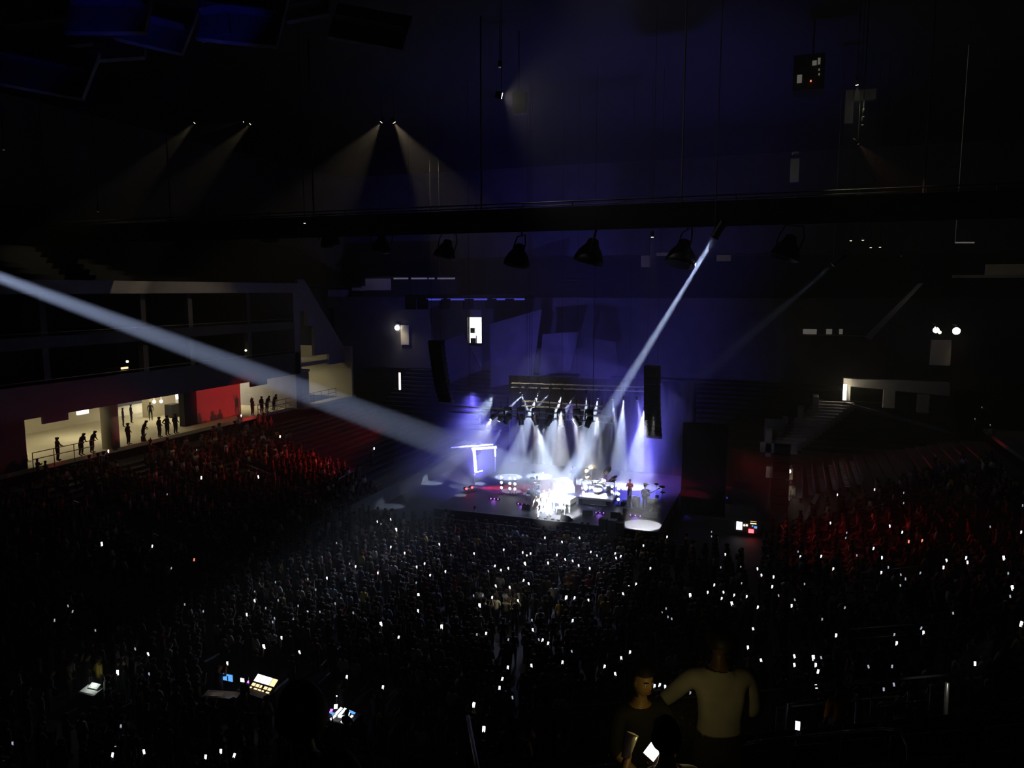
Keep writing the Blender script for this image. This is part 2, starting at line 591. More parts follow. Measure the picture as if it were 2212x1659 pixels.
# small lamps of the suites
for (u, v, r, m_, lab) in [(577, 782, .13, 'lens_white', 'small white lamp glowing in the dark suites nearest the stage'), (531, 757, .10, 'lens_warm', 'faint warm lamp in the upper row of dark suites'),
                           (275, 781, .10, 'lens_warm', 'small warm lamp glowing above the orange bar light')]:
    tag(MB().ball(at_x(u, v, -47.6), r).build('suite_lamp', m_, smooth=True), lab, 'lamp', 'lamps in the suites')
a = at_x(262, 796, -47.5)
b = at_x(276, 794, -47.5)
tag(MB().cbox((a + b) / 2, (.1, (b - a).length, .14)).build('bar_light', 'screenwarm'), 'short orange bar light on the suite ledge', 'lamp')
# upper stand over the suites
mb = MB()
for k_ in range(12):
    mb.box((FXW - 1 - .8 * k_ - .8, -8, 17.8), (FXW - 1 - .8 * k_, 80, 18.2 + .42 * k_))
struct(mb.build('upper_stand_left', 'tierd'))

# ------------------------------------------------------------------ outer shell
struct(MB().box((-62, -9, 0), (-61.7, 112, 34)).build('wall_side', 'concrete'))
struct(MB().box((31.7, -9, 0), (32, 112, 34)).build('wall_right', 'concrete'))
struct(MB().box((-62, -9.3, 0), (32, -9, 34)).build('wall_front', 'concrete'))
struct(MB().box((-62, -9, 33.6), (32, 112, 34)).build('ceiling', 'black'))
struct(MB().box((-62, 98, 0), (32, 98.4, 34)).build('wall_back', 'concrete'))

# far end: lower stand, mid wall, upper stand
mb = MB()
for k_ in range(14):
    mb.box((-48, 80 + .85 * k_, 0), (16, 80 + .85 * (k_ + 1) + (6 if k_ == 13 else 0), 1.5 + .42 * k_))
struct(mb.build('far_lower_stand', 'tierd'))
struct(MB().box((-60, 92, 7.0), (-39.7, 92.4, 15)).build('far_wall_1', 'concrete'))
struct(MB().box((-37.7, 92, 7.0), (30, 92.4, 15)).build('far_wall_2', 'concrete'))
struct(MB().box((-39.7, 92, 7.0), (-37.7, 92.4, 10.6)).build('far_wall_3', 'grey'))
struct(MB().box((-39.7, 92, 14.0), (-37.7, 92.4, 15.0)).build('far_wall_4', 'pale'))
struct(MB().box((-60, 90.5, 15.0), (30, 91, 16.6)).build('far_upper_fascia', 'concrete'))
mb = MB()
for k_ in range(10):
    mb.box((-60, 91 + .7 * k_, 15.2), (30, 91.7 + .7 * k_, 16.6 + .55 * k_))
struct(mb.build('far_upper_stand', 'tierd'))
struct(MB().box((-54, 89.61, 16.6), (-40, 90.5, 19.3)).build('far_ledge_wall', 'dark'))
struct(MB().box((-40, 92.0, 10.3), (-37.4, 93.2, 10.6)).build('door_landing', 'concrete'))
# bright doorway with a table and a figure-high cabinet in it
d = struct(MB().box((-39.75, 92.9, 10.6), (-37.65, 93.0, 14.0)).build('door_3', 'doorlight'))
p = Vector((-38.9, 92.7, 11.0))
tag(MB().box((-39.5, 92.55, 10.6), (-38.8, 92.8, 11.25)).box((-39.5, 92.5, 11.9), (-38.9, 92.8, 12.6)).box((-38.75, 92.6, 10.6), (-38.65, 92.8, 11.6)).build('door_frame_rack', 'steel'), 'dark shelf rack standing in the brightly lit far doorway', 'rack')
# lamp and small doorway beside it
p = at_y(858, 708, 91.6)
L = empty('wall_lamp', p)
tag(L, 'glaring white wall lamp above the far stand', 'lamp')
MB().ball((0, 0, 0), .34, 16, 10).build('globe', 'lens_white', L, True)
MB().box((-.3, .1, -.1), (.3, .35, .5)).build('bracket', 'steel', L)
spot(p + Vector((0, -.6, 0)), p + Vector((2, -1, -4)), 120, 260, (1, .9, .75), 1, .2)
a, b = at_y(866, 702, 91.9), at_y(884, 745, 91.9)
struct(MB().box((a.x, 91.8, b.z), (b.x, 91.95, a.z)).build('door_4', 'cream'))
a, b = at_y(861, 805, 84), at_y(866, 842, 84)
tag(MB().cbox((a + b) / 2, (.22, .15, (a - b).length)).build('slit_light', 'glowwhite'), 'tall thin lit slit in the dark far stand', 'lamp')
for (u0, v0, u1, v1, m_, lab) in [(789, 602, 845, 626, 'cream', 'cream box panel on the far upper ledge'), (760, 618, 790, 628, 'cream', 'low cream ledge panel beside the far box'),
                                  (708, 626, 738, 641, 'pale', 'small pale panel at the end of the far ledge')]:
    a, b = at_y(u0, v0, 89.6), at_y(u1, v1, 89.6)
    tag(MB().box((a.x, 89.6, min(b.z, 17.5)), (b.x, 91.4, a.z)).build('ledge_wall', m_), lab, 'panel', 'panels on the far ledge')
    if m_ == 'cream' and u0 == 789:
        area((a + b) / 2 + Vector((0, -2, 1.5)), (a + b) / 2, 3, 1, 1.6, (1, .95, .75))
for i, (u0, u1) in enumerate([(850, 881), (888, 922), (926, 938), (945, 982)]):
    a, b = at_y(u0, 600, 89.5), at_y(u1, 603, 89.5)
    tag(MB().box((a.x, 89.5, b.z), (b.x, 89.6, a.z)).build('slot_window', 'dimglow'), ['dim lit slot next to the cream box panel', 'dim lit slot, second from the cream box panel', 'shortest dim lit slot on the far ledge', 'dim lit slot farthest from the cream box panel'][i], 'window', 'lit slots on the far ledge')

# hanging rear panels in the blue haze
for (q, y, lab) in [([(947, 742), (1000, 720), (1040, 800), (962, 830)], 82, 'big pale panel hanging in the haze, nearest the suites'), ([(1058, 700), (1170, 668), (1150, 820), (1060, 838)], 83, 'big pale panel below the blue strip light'),
                    ([(1172, 722), (1252, 716), (1232, 800), (1165, 812)], 84, 'square pale panel behind the lamp truss'), ([(1262, 728), (1330, 738), (1336, 800), (1300, 832), (1250, 830)], 84, 'rounded pale panel next to the followspot beam')]:
    pts = [at_y(u, v, y) for u, v in q]
    n = len(pts)
    o = MB().add([(p.x, y, p.z) for p in pts] + [(p.x, y + .12, p.z) for p in pts], [tuple(range(n)), tuple(range(n, 2 * n))[::-1]] + [(i, (i + 1) % n, n + (i + 1) % n, n + i) for i in range(n)]).build('hanging_backdrop', 'concrete')
    tag(o, lab, 'panel', 'hanging panels behind the stage')

# opposite side: lower concourse, walls
struct(MB().box((16.2, -8, 5.2), (32, 76, 5.5)).build('concourse_floor_opposite', 'concrete'))
struct(MB().box((22, -8, 5.5), (22.3, 80, 18)).build('wall_opposite', 'dark'))
struct(MB().box((20.5, -8, 12.0), (22, 80, 13.2)).build('opposite_fascia', 'concrete'))
mb = MB()
for k_ in range(10):
    mb.box((20.5 + .8 * k_, -8, 13.0), (21.3 + .8 * k_, 80, 13.6 + .45 * k_))
struct(mb.build('upper_stand_opposite', 'tier'))

# ------------------------------------------------------------------ far corner opposite the suites
def slab(u0, v0, u1, v1, y, dy=.4):
    a, b = at_y(u0, v0, y), at_y(u1, v1, y)
    return (min(a.x, b.x), y, min(a.z, b.z)), (max(a.x, b.x), y + dy, max(a.z, b.z))


mb = MB()
a, b = at_y(1822, 817, 78), at_y(2052, 828, 78)
c, d = at_y(1822, 833, 78), at_y(2052, 856, 78)
mb.add([(a.x, 78, a.z), (b.x, 78, b.z), (d.x, 78, d.z), (c.x, 78, c.z), (a.x, 79, a.z), (b.x, 79, b.z), (d.x, 79, d.z), (c.x, 79, c.z)], [(0, 1, 2, 3), (7, 6, 5, 4), (0, 4, 5, 1), (3, 2, 6, 7), (1, 5, 6, 2), (0, 3, 7, 4)])
mb.box(*slab(1830, 830, 1836, 866, 78.1))
mb.box(*slab(1910, 838, 1932, 882, 78.1, .8))
mb.box(*slab(1984, 852, 2006, 892, 78.1, .8))
struct(mb.build('corner_portal', 'pale'))
o = MB().box(*slab(1822, 830, 1828, 865, 77.8, .2)).build('lit_door_strip', 'glowwhite')  # the column's brightness is put in as emission
tag(o, 'tall narrow lit strip glowing at the head of the corner stair', 'lamp')
q = at_y(1825, 838, 77.2)
point(q, 90, (1, .9, .6), .1, 'corner_lamp')
a, b = at_y(1846, 867, 77.6), at_y(1908, 871, 77.6)
tag(MB().tube([a, a.lerp(b, .3) + Vector((0, 0, .03)), a.lerp(b, .6), b], .035, 6).build('landing_rail', 'rail'), 'thin bright rail along the corner portal landing', 'railing')
mb = MB()
P1, P2 = at_y(1822, 868, 77), at_y(1690, 965, 70)
N = 15
for i in range(N):
    t0, t1 = i / N, (i + 1) / N
    p, q = P1.lerp(P2, t0), P1.lerp(P2, t1)
    mb.box((p.x - 2.2, q.y, q.z - .6), (p.x + .9, p.y, p.z))
struct(mb.build('corner_stair', 'pale'))
mb = MB()
for i in range(4):
    t0, t1 = i / 4, (i + 1) / 4
    p, q = P1.lerp(P2, t0), P1.lerp(P2, t1)
    mb.box((p.x - 2.7, q.y, q.z - 1), (p.x - 2.2, p.y, p.z + .55))
struct(mb.build('corner_stair_wall', 'pale'))
struct(MB().box(*slab(1652, 905, 1694, 950, 71, .4)).build('corner_pier', 'concrete'))
a, b = at_y(1822, 868, 76.5), at_y(2050, 930, 72)
struct(MB().add([(a.x, a.y, a.z - .3), (b.x, b.y, b.z - .3), (b.x, b.y, b.z), (a.x, a.y, a.z), (a.x, a.y + .3, a.z - .3), (b.x, b.y + .3, b.z - .3), (b.x, b.y + .3, b.z), (a.x, a.y + .3, a.z)],
                [(0, 1, 2, 3), (7, 6, 5, 4), (3, 2, 6, 7), (0, 4, 5, 1), (0, 3, 7, 4), (1, 5, 6, 2)]).build('corner_ledge', 'concrete'))
# bar counter with lit people slots, railing and raked wall higher up
o = MB().box(*slab(1742, 723, 1868, 727, 91.4, .58)).build('bar_counter', 'pale')
tag(o, 'long pale counter under the dim lit slots of the far corner', 'counter')
for i, (u0, u1) in enumerate([(1735, 1764), (1785, 1797), (1813, 1820)]):
    tag(MB().box(*slab(u0, 711, u1, 722, 91.88, .1)).build('slot_window', 'dimglow'), ['widest dim slot over the far corner counter', 'middle dim slot over the far corner counter', 'smallest dim slot over the far corner counter'][i], 'window', 'dim slots over the corner counter')
a, b, c_, d_ = at_y(1868, 728, 88), at_y(1985, 612, 80), at_y(1995, 612, 80), at_y(1880, 735, 88)
o = MB().add([a, b, c_, d_, a + Vector((0, .3, 0)), b + Vector((0, .3, 0)), c_ + Vector((0, .3, 0)), d_ + Vector((0, .3, 0))], [(0, 1, 2, 3), (7, 6, 5, 4), (0, 4, 5, 1), (3, 2, 6, 7), (0, 3, 7, 4), (1, 5, 6, 2)]).build('corner_raked_wall', 'pale')
struct(o)
# twin floodlights on a bracket
for i, (u, v, r) in enumerate([(2022, 713, .27), (2066, 715, .33)]):
    p = at_y(u, v, 78)
    L = empty('floodlight', p)
    tag(L, ['glaring floodlight over the opposite stand, the one nearer the stage', 'glaring floodlight over the opposite stand, the larger one farther from the stage'][i], 'lamp', 'twin floodlights over the opposite stand')
    MB().lathe([(r * .6, -.35), (r, 0)], 14, axis=(-.1, -1, -.1)).build('housing', 'steel', L, True)
    MB().lathe([(r * .95, 0), (r * .95, .03)], 14, axis=(-.1, -1, -.1)).build('glass', 'lens_white', L)
    MB().tube([(0, -.2, .1), (0, .2, .5), (0, 1.8, .5)], .04, 6).build('bracket', 'steel', L)
    spot(p + Vector((-.05, -.5, -.1)), Vector((14.9, 79.5, 10.5)), 40, 110, (1, .82, .5), 1, .15)
p = at_y(2030, 718, 77)
tag(MB().ball(p, .14).tube([p, p + Vector((0, 2.6, .4))], .015, 5).build('warm_bulb', 'lens_warm'), 'small warm bulb under the floodlight nearer the stage', 'lamp')
struct(MB().box(*slab(2013, 735, 2052, 790, 79.5, .5)).build('corner_box_wall', 'pale'))
struct(MB().box(*slab(2132, 571, 2212, 597, 62, .5)).build('upper_box_wall', 'cream'))
struct(MB().box(*slab(2060, 594, 2212, 600, 61.5, .5)).build('upper_box_ledge', 'pale'))
area(at_y(2165, 560, 58), at_y(2165, 590, 62), 2, 1, 1.6, (1, .93, .7))
struct(MB().box(*slab(1385, 552, 1403, 577, 89.5, .5)).build('far_box_1', 'cream'))
struct(MB().box(*slab(1418, 546, 1446, 552, 89.5, .5)).build('far_box_2', 'cream'))
struct(MB().box(*slab(1548, 551, 1578, 564, 89.5, .5)).build('far_box_3', 'cream'))
area(at_y(1470, 530, 84), at_y(1470, 560, 89.5), 10, 1, 9, (1, .93, .75))

# vomitory and backstage wall at the end of the opposite stand
struct(MB().box(*slab(1655, 1008, 1712, 1036, 62, .5)).build('tunnel_header', 'pale'))
o = MB().box(*slab(1680, 1010, 1691, 1036, 61.4, .4)).build('lit_pillar', 'cream')
struct(o)
p = at_y(1704, 1018, 61)
tag(MB().ball(p, .17).build('tunnel_lamp', 'lens_warm', smooth=True), 'bright round lamp at the tunnel beside the opposite stand', 'lamp')
point(p + Vector((-.1, -.35, 0)), 28, (1, .88, .6), .1)
o = MB().box(*slab(1703, 1050, 1716, 1092, 62.45, .2)).build('lit_tunnel_wall', 'cream')
struct(o)
o = MB()
for i in range(5):
    a = at_y(1703, 1050 + 9 * i, 62.2)
    o.box((a.x + .25, 61.9, a.z - .3), (a.x + .55, 62.2, a.z))
tag(o.build('wall_brackets', 'black'), 'row of dark brackets against the lit tunnel wall', 'bracket')
point(at_y(1709, 1065, 61.6), 14, (1, .93, .72), .1)
mb = MB()
for i in range(8):
    z_ = at_y(1672, 1105, 58).z + .62 * i
    mb = MB().box(slab(1666, 1100, 1702, 1101, 58)[0][:1] + (58, z_), slab(1666, 1100, 1702, 1101, 58)[1][:1] + (59, z_ + .56))
    if i == 0:
        PA = empty('speaker_stack', (at_y(1684, 1105, 58).x, 58.5, z_))
        tag(PA, 'tall black speaker stack in front of the tunnel of the opposite stand', 'speaker')
    o = mb.build('cabinet', 'black')
    o.parent = PA
    o.matrix_parent_inverse = Matrix.Translation(-Vector((at_y(1684, 1105, 58).x, 58.5, at_y(1672, 1105, 58).z)))
ORD = 'first second third fourth fifth sixth seventh eighth ninth tenth eleventh twelfth thirteenth fourteenth fifteenth sixteenth'.split()
# covered seats: individual seats at the empty end of the opposite stand
sc = MB()
sc.box((-.22, -.2, .38), (.22, .22, .44)).box((-.22, .18, .44), (.22, .24, .85)).box((-.03, .0, 0), (.03, .15, .38))
seat0 = None
for r_ in range(8):
    for c_ in range(16):
        s_ = SL - (75 - 60.2) + .58 * c_ + .35 * r_
        if s_ > SL - 1 or (r_ == 1 and c_ == 3):
            continue
        p, n = contour(s_, r_ * DROW + .5)
        if seat0 is None:
            seat0 = sc.build('folding_chair', 'seat')
            o = seat0
        else:
            o = seat0.copy()
            COL.objects.link(o)
        o.location = (p.x, p.y, row_z(r_))
        o.rotation_euler = (0, 0, math.atan2(n.y, n.x) - math.pi / 2)
        tag(o, f'empty chair, {ORD[c_]} from the aisle, {ORD[r_]} row up beside the tunnel', 'seat', 'empty seats beside the tunnel')
# sloping parapet closing the stand
a, b = at_y(1762, 1066, 57.5), at_y(1716, 1152, 52.5)
o = MB().add([a, b, b + Vector((0, 0, -.9)), a + Vector((0, 0, -.9)), a + Vector((.3, 0, 0)), b + Vector((.3, 0, 0)), b + Vector((.3, 0, -.9)), a + Vector((.3, 0, -.9))],
             [(0, 1, 2, 3), (7, 6, 5, 4), (0, 4, 5, 1), (3, 2, 6, 7), (0, 3, 7, 4), (1, 5, 6, 2)]).build('stand_parapet', 'pale')
struct(o)
point((a + b) / 2 + Vector((-1.5, -1, 2)), 6, (1, .85, .75), .3)

# ------------------------------------------------------------------ catwalk, ceiling things, high lamps
cw = empty('catwalk', (0, 44, 21.15))
tag(cw, 'long dark lighting catwalk crossing the whole arena below the roof', 'catwalk')
a, b = at_y(-120, 476, 44), at_y(1560, 509, 44)
zt = 20.75
MB().box((-60, -.9, 0), (24, .9, .35)).build('deck', 'black', cw)
mb = MB()
for y in (-.9, .9):
    mb.tube([(-60, y, 1.4), (24, y, 1.4)], .04, 6)
    for i in range(29):
        mb.tube([(-60 + 3 * i, y, .3), (-60 + 3 * i, y, 1.4)], .03, 5)
mb.build('guard_rail', 'steel', cw)
MB().box((-60, -1.0, -.25), (24, -.9, 1.1)).build('kick_board', 'black', cw)
for i in range(7):
    MB().tube([(-54 + 12 * i, 0, .3), (-54 + 12 * i, 0, 12.9)], .05, 6).build('hanger', 'steel', cw)

# bell-shaped house lamps on yokes
bell = empty('house_lamp', (0, 0, 0))
MB().lathe([(.12, .55), (.22, .5), (.3, .25), (.5, 0), (.64, -.35), (.66, -.55), (.6, -.55), (.5, -.1), (.2, .2)], 20).build('shade', 'dark', bell, True)
MB().tube([(-.68, 0, -.1), (-.72, 0, .5), (-.5, 0, .95), (.5, 0, .95), (.72, 0, .5), (.68, 0, -.1)], .035, 6).build('yoke', 'black', bell)
MB().tube([(0, 0, .95), (0, 0, 1.5)], .04, 6).build('stem', 'black', bell)
bells = [(448, 500, .95), (582, 503, 1), (712, 513, 1), (824, 526, 1), (964, 537, 1.05), (1119, 550, 1.2), (1276, 542, 1.35), (1474, 545, 1.35), (1702, 533, 1.2)]
wordy = ['first', 'second', 'third', 'fourth', 'fifth', 'sixth', 'seventh', 'eighth', 'ninth']
for i, (u, v, s_) in enumerate(bells):
    o = bell if i == 0 else copy_tree(bell)
    o.location = at_y(u, v, 44)
    o.scale = (s_, s_, s_)
    o.rotation_euler = (.25, .15 * math.sin(i * 2.1), .3 * i)
    tag(o, f'dark bell-shaped lamp hung under the catwalk, {wordy[i]} counting from the suites', 'lamp', 'bell lamps under the catwalk')
# second truss line with a blue strip, at the back
a, b = at_y(876, 648, 66), at_y(1152, 640, 74)
bt = empty('strip_truss', a)
tag(bt, 'rear truss carrying a glowing blue strip and dark lamp boxes', 'truss')
v_ = b - a
Lb = v_.length
Rz = Vector((v_.x, v_.y, 0)).to_track_quat('X', 'Z').to_matrix()
bt.rotation_euler = Rz.to_euler()
MB().box((0, -.3, .1), (Lb, .3, .5)).build('beam', 'black', bt)
for q_ in (.5, Lb - .5):
    MB().tube([(q_, 0, .5), (q_, 0, 33.5 - a.z)], .02, 4).build('hoist_chain', 'black', bt)
for x0, x1 in [(.15, .28), (.31, .62), (.66, .92)]:
    MB().box((Lb * x0, -.34, -.05), (Lb * x1, -.3, .13)).build('light_strip', 'led_blue', bt)
for i, f in enumerate((.04, .13, .3, .48, .66, .8)):
    MB().box((Lb * f - .5, -.35, -.9), (Lb * f + .45, .35, .1)).build('lamp_box', 'black', bt)

# roof baffles, some caught by blue light
for i, (u, v, w, h_, dd) in enumerate([(238, 15, 3.6, 1.6, 34), (340, 55, 3.2, 1.4, 36), (262, 84, 2.6, 1.4, 38), (462, 33, 1.4, 1.5, 36), (527, 33, 3.8, 1.8, 36), (75, 142, 5.0, 1.4, 34), (665, 22, 2.2, .6, 38), (120, 60, 5, 1.5, 40), (800, 60, 4, 1.2, 40)]):
    p = CAM + ray(u, v) * dd
    o = MB().box((-w / 2, -h_ * .9, -.12), (w / 2, h_ * .9, .12)).box((-w / 2 + .2, -.05, .12), (w / 2 - .2, .05, .6)).build('roof_baffle', 'baffle')
    o.location = p
    o.rotation_euler = (1.15, .22 * math.sin(i * 1.7), .35 + .2 * math.sin(i * 3.1))
    tag(o, ['blue-lit roof baffle at the very top above the suites', 'blue-lit roof baffle tilted up beside the topmost one', 'dim blue roof baffle below the tilted one', 'small square blue roof baffle next to the largest one', 'largest and brightest blue roof baffle', 'faint blue roof baffle lowest over the suites', 'thin faint baffle past the brightest one', 'unlit roof baffle over the suites', 'unlit roof baffle nearest the warm lamp pair'][i], 'baffle', 'roof baffles')
B0 = CAM + ray(400, 40) * 36
for (u, v, dd, p_) in [(238, 15, 34, 75), (340, 55, 36, 60), (500, 33, 36, 110), (75, 142, 34, 22)]:
    t_ = CAM + ray(u, v) * dd
    spot(t_ + Vector((.3, -5, -5)), t_, 34, p_ * 1.1, (.03, .03, 1), .9, .2, name='blue_roof_lamp')


def high_lamp(u, v, dd, r, m_, label, aim=None, ang=40, p=0, col=(1, .85, .55), blend=.6):
    P = CAM + ray(u, v) * (dd / ray(u, v).length)
    a = Vector(aim) if aim is not None else P + Vector((0, 0, -5))
    L = empty('downlight', P)
    tag(L, label, 'lamp', 'small lamps under the roof')
    ax_ = (a - P).normalized()
    MB().lathe([(r * .7, -.35), (r * 1.25, -.3), (r * 1.25, .02)], 12, axis=ax_).build('can', 'black', L, True)
    MB().lathe([(r, .03), (r * .9, .05)], 12, axis=ax_).build('glass', m_, L)
    MB().tube([(0, 0, .2), (0, 0, 33.6 - P.z)], .02, 4).build('stem', 'black', L)
    if p:
        spot(P + ax_ * .12, a, ang, p, col, blend, .06)
    return P


def dirpt(u, v, du, dv, dd, k=6):
    p = CAM + ray(u, v) * (dd / ray(u, v).length)
    q = CAM + ray(u + du, v + dv) * (dd / ray(u + du, v + dv).length)
    return p + (q - p).normalized() * k


WARM = (1, .82, .5)
high_lamp(421, 265, 64, .08, 'lens_warm', 'small warm downlight nearest the suites, first of the high row', dirpt(421, 265, -60, 60, 64), 26, 1800, WARM)
high_lamp(527, 263, 64, .05, 'lens_warm', 'very faint warm downlight just before the second of the high row', dirpt(527, 263, -60, 12, 64), 20, 300, WARM)
high_lamp(541, 267, 64, .08, 'lens_warm', 'small warm downlight, second of the high row', dirpt(541, 267, -60, 62, 64), 26, 1800, WARM)
high_lamp(824, 263, 64, .12, 'lens_warm', 'bright warm downlight of the close pair, the one nearer the suites', dirpt(824, 263, -42, 60, 64), 46, 2400, WARM)
high_lamp(851, 264, 64, .13, 'lens_warm', 'bright warm downlight of the close pair, the one nearer the stage', dirpt(851, 264, 36, 56, 64), 46, 4200, WARM)
Pb = high_lamp(1083, 207, 46, .17, 'lens_white', 'single glaring white lamp under the roof beside a grey wall patch', dirpt(1083, 207, 30, 6, 46, 3), 150, 420, (1, .93, .85))
high_lamp(1080, 144, 48, .10, 'dimglow', 'dim tilted tube lamp above the single glaring white lamp')
high_lamp(1851, 182, 44, .07, 'lens_warm', 'small greenish lamp above the grey corner frame', dirpt(1851, 182, 4, 60, 44), 50, 150, (.9, 1, .6))
high_lamp(1865, 250, 44, .05, 'dimglow', 'tiny lamp in the grey corner frame, upper one')
high_lamp(1863, 268, 44, .06, 'dimglow', 'tiny lamp in the grey corner frame, lower one')
high_lamp(1853, 310, 44, .05, 'dimglow', 'tiny lamp with a reddish cone below the grey corner frame', dirpt(1853, 310, 45, 45, 44), 40, 260, (1, .5, .3))
high_lamp(658, 481, 50, .06, 'lens_warm', 'tiny warm lamp on the catwalk line above the suites end')
high_lamp(212, 456, 50, .04, 'dimglow', 'tiny dim lamp high above the suites')
high_lamp(8, 322, 46, .05, 'dimglow', 'tiny dim lamp at the far side above the suites')
high_lamp(1409, 511, 47, .08, 'lens_warm', 'small warm lamp on the catwalk with a dim cone', dirpt(1409, 511, -2, 60, 47), 22, 600, WARM)
for i, (u, v) in enumerate([(1838, 519), (1864, 518), (1881, 534), (1901, 533), (1947, 552)]):
    high_lamp(u, v, 60, .07 if i != 4 else .04, 'lens_warm' if i != 4 else 'dimglow', ['dimmer of the upper two warm lamps opposite', 'brighter of the upper two warm lamps opposite', 'lower warm lamp opposite, inner of its pair', 'lower warm lamp opposite, outer of its pair', 'faint lone lamp under the warm lamps opposite'][i])
a, b = at_y(2063, 524, 60), at_y(2105, 524, 60)
tag(MB().tube([a, b], .05, 6).tube([a, (a.x, a.y, 33.6)], .006, 4).build('tube_light', 'dimglow'), 'thin horizontal tube light high over the opposite stand', 'lamp')
# grey wall patches beside the high lamps
q = at_y(1121, 200, 47.2)
o = MB().box(*slab(1107, 200, 1135, 244, 47, .5)).tube([q, (q.x, q.y, 33.6)], .03, 5).build('equipment_box', 'grey')
tag(o, 'grey equipment box beside the single glaring white lamp', 'box')
o = MB().box(*slab(1844, 195, 1892, 214, 44, .4)).box(*slab(1828, 195, 1842, 266, 44, .4)).build('corner_frame', 'grey')
tag(o, 'grey angular frame hung high over the opposite stand', 'frame')
area(at_y(1850, 230, 41.5), at_y(1850, 230, 44), 1, 1, 2.2, (1, .95, .8))
o = MB().box(*slab(1708, 343, 1725, 392, 58, .4)).build('roof_panel', 'grey')
tag(o, 'upright pale panel hung between the catwalk and the roof', 'panel')
o = MB().box(*slab(1711, 328, 1726, 331, 58, .4)).build('roof_ledge', 'grey')
tag(o, 'small pale ledge just above the upright pale panel', 'panel')
area(at_y(1714, 365, 55), at_y(1714, 365, 58), 1, 1, 3.2, (1, .93, .85))
sb = empty('scoreboard', at_y(1755, 160, 50))
tag(sb, 'dark scoreboard corner with small bluish facets high under the roof', 'scoreboard')
for (u0, v0, u1, v1, m_) in [(1755, 131, 1764, 140, 'screenblue'), (1767, 125, 1772, 138, 'dimglow'), (1768, 148, 1771, 152, 'dimglow'), (1768, 158, 1771, 162, 'dimglow'), (1722, 162, 1732, 178, 'dimglow'), (1750, 173, 1753, 176, 'lens_red')]:
    p0, p1 = slab(u0, v0, u1, v1, 50, .1)
    c0 = sb.location
    if m_ != 'dimglow':
        m_ = {'screenblue': 'dimglow', 'lens_red': 'ph_red'}[m_]
    MB().box(Vector(p0) - c0, Vector(p1) - c0).build('facet', m_, sb)
p0, p1 = slab(1715, 120, 1780, 190, 50.3, 2)
MB().tube([(0, 1, 0), (0, 1, 33.55 - sb.location.z)], .05, 5).build('hanger', 'black', sb)
MB().box(Vector(p0) - sb.location, Vector(p1) - sb.location).build('cabinet', 'black', sb)

# ------------------------------------------------------------------ stage
SZ = 1.35
stage = MB().box((-24.4, 50.2, .25), (-7.8, 66.5, SZ)).build('stage', 'stage')
tag(stage, 'wide black stage platform with white light pools at the end of the floor', 'stage')
MB().box((-24.45, 50.12, 0), (-7.75, 50.19, SZ - .04)).build('skirt', 'drape', stage)
MB().box((-24.4, 50.15, SZ - .04), (-7.8, 50.3, SZ + .01)).build('edge_strip', 'steel', stage)


def G(u, v, z=SZ):
    return at_z(u, v, z)


# black backdrop
mb = MB()
n = 90
for i in range(n + 1):
    x = -24.6 + 17.2 * i / n
    mb.v += [(x, 66.7 + .10 * math.sin(i * 1.9), SZ), (x, 66.7 + .10 * math.sin(i * 1.9), 9.6)]
for i in range(n):
    mb.f.append((2 * i, 2 * i + 2, 2 * i + 3, 2 * i + 1))
    mb.mi.append(0)
o = mb.build('stage_backdrop', 'drape', smooth=True)
o.modifiers.new('thick', 'SOLIDIFY').thickness = .03
tag(o, 'tall pleated black drape hung behind the stage', 'drape')
# side drape/black wall past the speaker column
o = MB().box((-7.6, 60, 0), (-4.2, 60.3, 7.2)).build('side_drape', 'drape')
tag(o, 'black side drape next to the stage on the tunnel side', 'drape')


def truss(name, a, b, w, label, n=None):
    a, b = Vector(a), Vector(b)
    t = (b - a).normalized()
    s = t.cross(Vector((0, 0, 1))).normalized() * (w / 2)
    up = Vector((0, 0, w / 2))
    r = empty(name, a)
    tag(r, label, 'truss', 'lighting trusses over the stage')
    mb = MB()
    L_ = (b - a).length
    cs = [s + up, s - up, -s - up, -s + up]
    for c in cs:
        mb.tube([c, c + t * L_], .035, 6)
    n = n or int(L_ / .7)
    for i in range(n):
        p, q = t * (L_ * i / n), t * (L_ * (i + 1) / n)
        for j in range(4):
            mb.tube([p + cs[j], q + cs[(j + 1) % 4]], .016, 4, caps=False)
    mb.build('lattice', 'rail', r)
    for f in (.12, .5, .88):
        MB().tube([t * L_ * f + up, t * L_ * f + Vector((0, 0, 33.5 - a.z - t.z * L_ * f))], .015, 4).build('hoist_chain', 'black', r)
    return r


truss('front_truss', at_y(975, 883, 56), at_y(1326, 907, 56), .45, 'long lighting truss across the front of the stage')
truss('rear_truss', at_y(1105, 832, 61.8), at_y(1396, 841, 61.8), .35, 'thin upper lighting truss at the rear of the stage')
a, b = at_y(1128, 871, 59.5), at_y(1302, 883, 59.5)
truss('middle_truss', a, b, .4, 'short dark truss between the front and rear ones')

# moving heads
# haze is below; the gain of the beams is KB
mh = empty('moving_head_light', (0, 0, 0))
MB().box((-.2, -.16, .52), (.2, .16, .7)).box((-.03, -.03, .7), (.03, .03, 1.25)).build('base', 'black', mh, bevel=.02)
MB().box((-.25, -.07, -.05), (-.2, .07, .55)).box((.2, -.07, -.05), (.25, .07, .55)).box((-.25, -.07, .45), (.25, .07, .55)).build('yoke', 'black', mh)
hd = MB().lathe([(.1, .3), (.17, .25), (.19, .0), (.15, -.28), (.17, -.36)], 16).build('head', 'black', mh, True)
MB().lathe([(.13, -.37), (.02, -.38)], 14).build('lens', 'lens', hd)
first_mh = [True]


